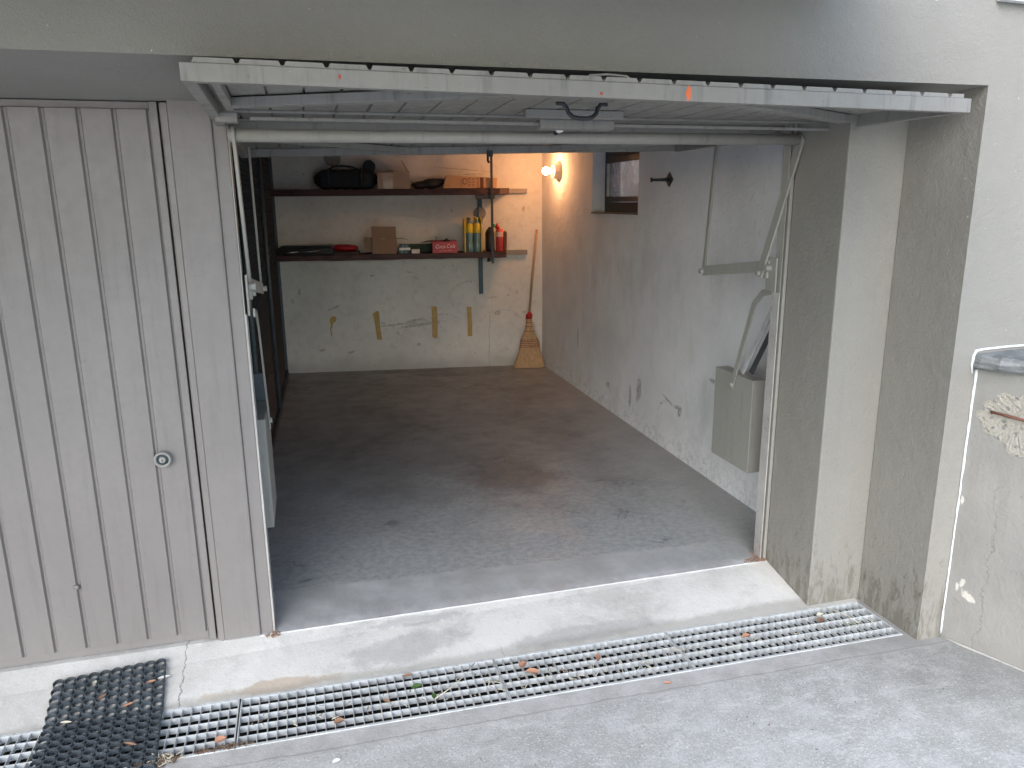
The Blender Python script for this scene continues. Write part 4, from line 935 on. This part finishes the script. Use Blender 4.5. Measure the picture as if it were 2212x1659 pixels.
tag(mt.build("ring_mat", "rubber"), "black rubber ring mat lying across the apron and the drain", "mat")

# ------------------------------------------------------------------ leaves and litter
def leaf(x, y, ln, wd, rot, mat, lab, name="dry_leaf", z=None, curl=.3):
    b = MB(); mtx = Matrix.Translation((x, y, (-.073 if z is None else z))) @ Matrix.Rotation(rot, 4, 'Z'); n = 7; L = []
    for i in range(n):
        a = i / (n - 1); w_ = wd * sin(pi * min(1, a * .93 + .05)) ** .8; hh = .004 + curl * ln * (a - .5) ** 2
        L.append([mtx @ Vector(((a - .5) * ln, -w_ / 2, hh + w_ * .25)), mtx @ Vector(((a - .5) * ln, 0, hh)), mtx @ Vector(((a - .5) * ln, w_ / 2, hh + w_ * .3))])
    V = [[b.v(p) for p in r] for r in L]
    for a, c in zip(V, V[1:]):
        for k in range(2): b.bm.faces.new((a[k], a[k + 1], c[k + 1], c[k]))
    o = b.build(name, mat, normals=False); return tag(o, lab, "leaf", "leaves fallen on the drain and mat")
leaf(.985, -.43, .05, .03, .9, "leaf_orange", "orange brown leaf, larger one upright near the middle grating's left end")
leaf(1.01, -.49, .055, .035, -.4, "leaf_orange", "curled orange leaf lying just in front of the upright orange one")
leaf(1.30, -.47, .06, .02, 1.2, "leaf_orange", "narrow orange leaf right of the curled pair on the middle grating")
leaf(.545, -.455, .045, .03, .3, "leaf_green", "small fresh green leaf on the grating before the open garage")
leaf(.60, -.53, .035, .02, 1.4, "leaf_green", "tiny green leaf scrap nearer the driveway")
leaf(.52, -.37, .045, .018, .1, "leaf_brown", "brown leaf by the drain's back edge, left of the green leaf")
leaf(.42, -.51, .04, .018, -.8, "leaf_brown", "brown leaf left of the tiny green scrap")
leaf(.24, -.58, .04, .03, .2, "leaf_brown", "dark brown leaf at the drain's front edge")
leaf(-.172, -.565, .04, .035, .5, "leaf_orange", "round orange leaf beside the joint of two gratings")
leaf(1.98, -.50, .045, .03, .3, "leaf_orange", "orange leaf on the right part of the drain, alone")
leaf(2.37, -.48, .05, .03, .9, "leaf_brown", "reddish brown leaf near the drain's right end")
leaf(2.40, -.44, .04, .025, .2, "straw_pale", "pale split leaf near the drain's right end")
leaf(1.50, -.705, .035, .016, -.4, "leaf_orange", "narrow orange leaf on the driveway in front of the drain")
leaf(.22, -.78, .03, .02, .4, "petal_white", "white petal lying on the driveway before the grating", z=-.078)
leaf(-.415, -.17, .045, .018, .2, "petal_white", "white petal on the apron right of the mat's corner", z=-.036)
leaf(-.66, -.17, .03, .015, 1.5, "straw_pale", "pale sliver near the mat's back edge", z=-.012)
leaf(-.62, -.245, .04, .014, .9, "leaf_brown", "brown sliver in the mat's holes, left one", z=-.03)
leaf(-.52, -.30, .045, .014, .5, "leaf_orange", "tan sliver on the mat, near its middle", z=-.045)
leaf(-.72, -.34, .04, .014, -.2, "straw_pale", "tan curled scrap on the mat's left half", z=-.05)
leaf(-.455, -.20, .035, .014, .3, "leaf_orange", "orange scrap at the mat's upper right corner", z=-.026)
leaf(-.47, -.53, .05, .014, -.5, "leaf_brown", "reddish strip on the mat near the drain's front edge", z=-.05)
rst = random.Random(2)
def straws(name, cx, cy, rx, ry, n, z0, mat, lab, sz=.03, cat="debris"):
    b = MB()
    for _ in range(n):
        a = rst.uniform(0, 2 * pi); r_ = rst.random() ** .5; x = cx + rx * r_ * cos(a); y = cy + ry * r_ * sin(a); t_ = rst.uniform(0, pi); l = rst.uniform(.3, 1) * sz
        z_ = z0 + rst.uniform(0, .006)
        b.bar((x - l / 2 * cos(t_), y - l / 2 * sin(t_), z_), (x + l / 2 * cos(t_), y + l / 2 * sin(t_), z_ + rst.uniform(-.003, .006)), rst.uniform(.001, .004), .0012)
    o = b.build(name, mat); o['kind'] = 'stuff'; return o
straws("debris", -.375, -.61, .075, .022, 130, -.075, "earth", "")
straws("debris", -.36, -.61, .08, .025, 40, -.072, "straw_pale", "")
straws("debris", -.16, -.60, .10, .010, 70, -.075, "earth", "")
straws("debris", 2.36, .0, .09, .022, 120, .003, "leaf_brown", "", .012)
straws("debris", 2.37, .02, .04, .05, 60, .003, "leaf_orange", "", .012)
straws("debris", .0, -.02, .035, .02, 60, -.004, "leaf_brown", "", .014)
straws("debris", 1.3, -.55, 1.3, .06, 110, -.070, "straw_pale", "", .035)
straws("debris", .6, -.50, .8, .08, 90, -.073, "earth", "", .02)
straws("debris", 1.2, -.98, 1.5, .25, 60, -.078, "earth", "", .008)
for pts, lab in (([(.60, -.55, -.066), (.68, -.50, -.060), (.76, -.42, -.062), (.80, -.36, -.066)], "thin pale grass stalk across the grating by the green leaf"), ([(2.46, -.40, -.066), (2.50, -.47, -.06), (2.52, -.55, -.066)], "pale straight stalk across the rightmost grating")):
    b = MB(); b.tube(pts, .0018, 6); tag(b.build("grass_stalk", "straw_pale"), lab, "stalk", "stalks on the drain")
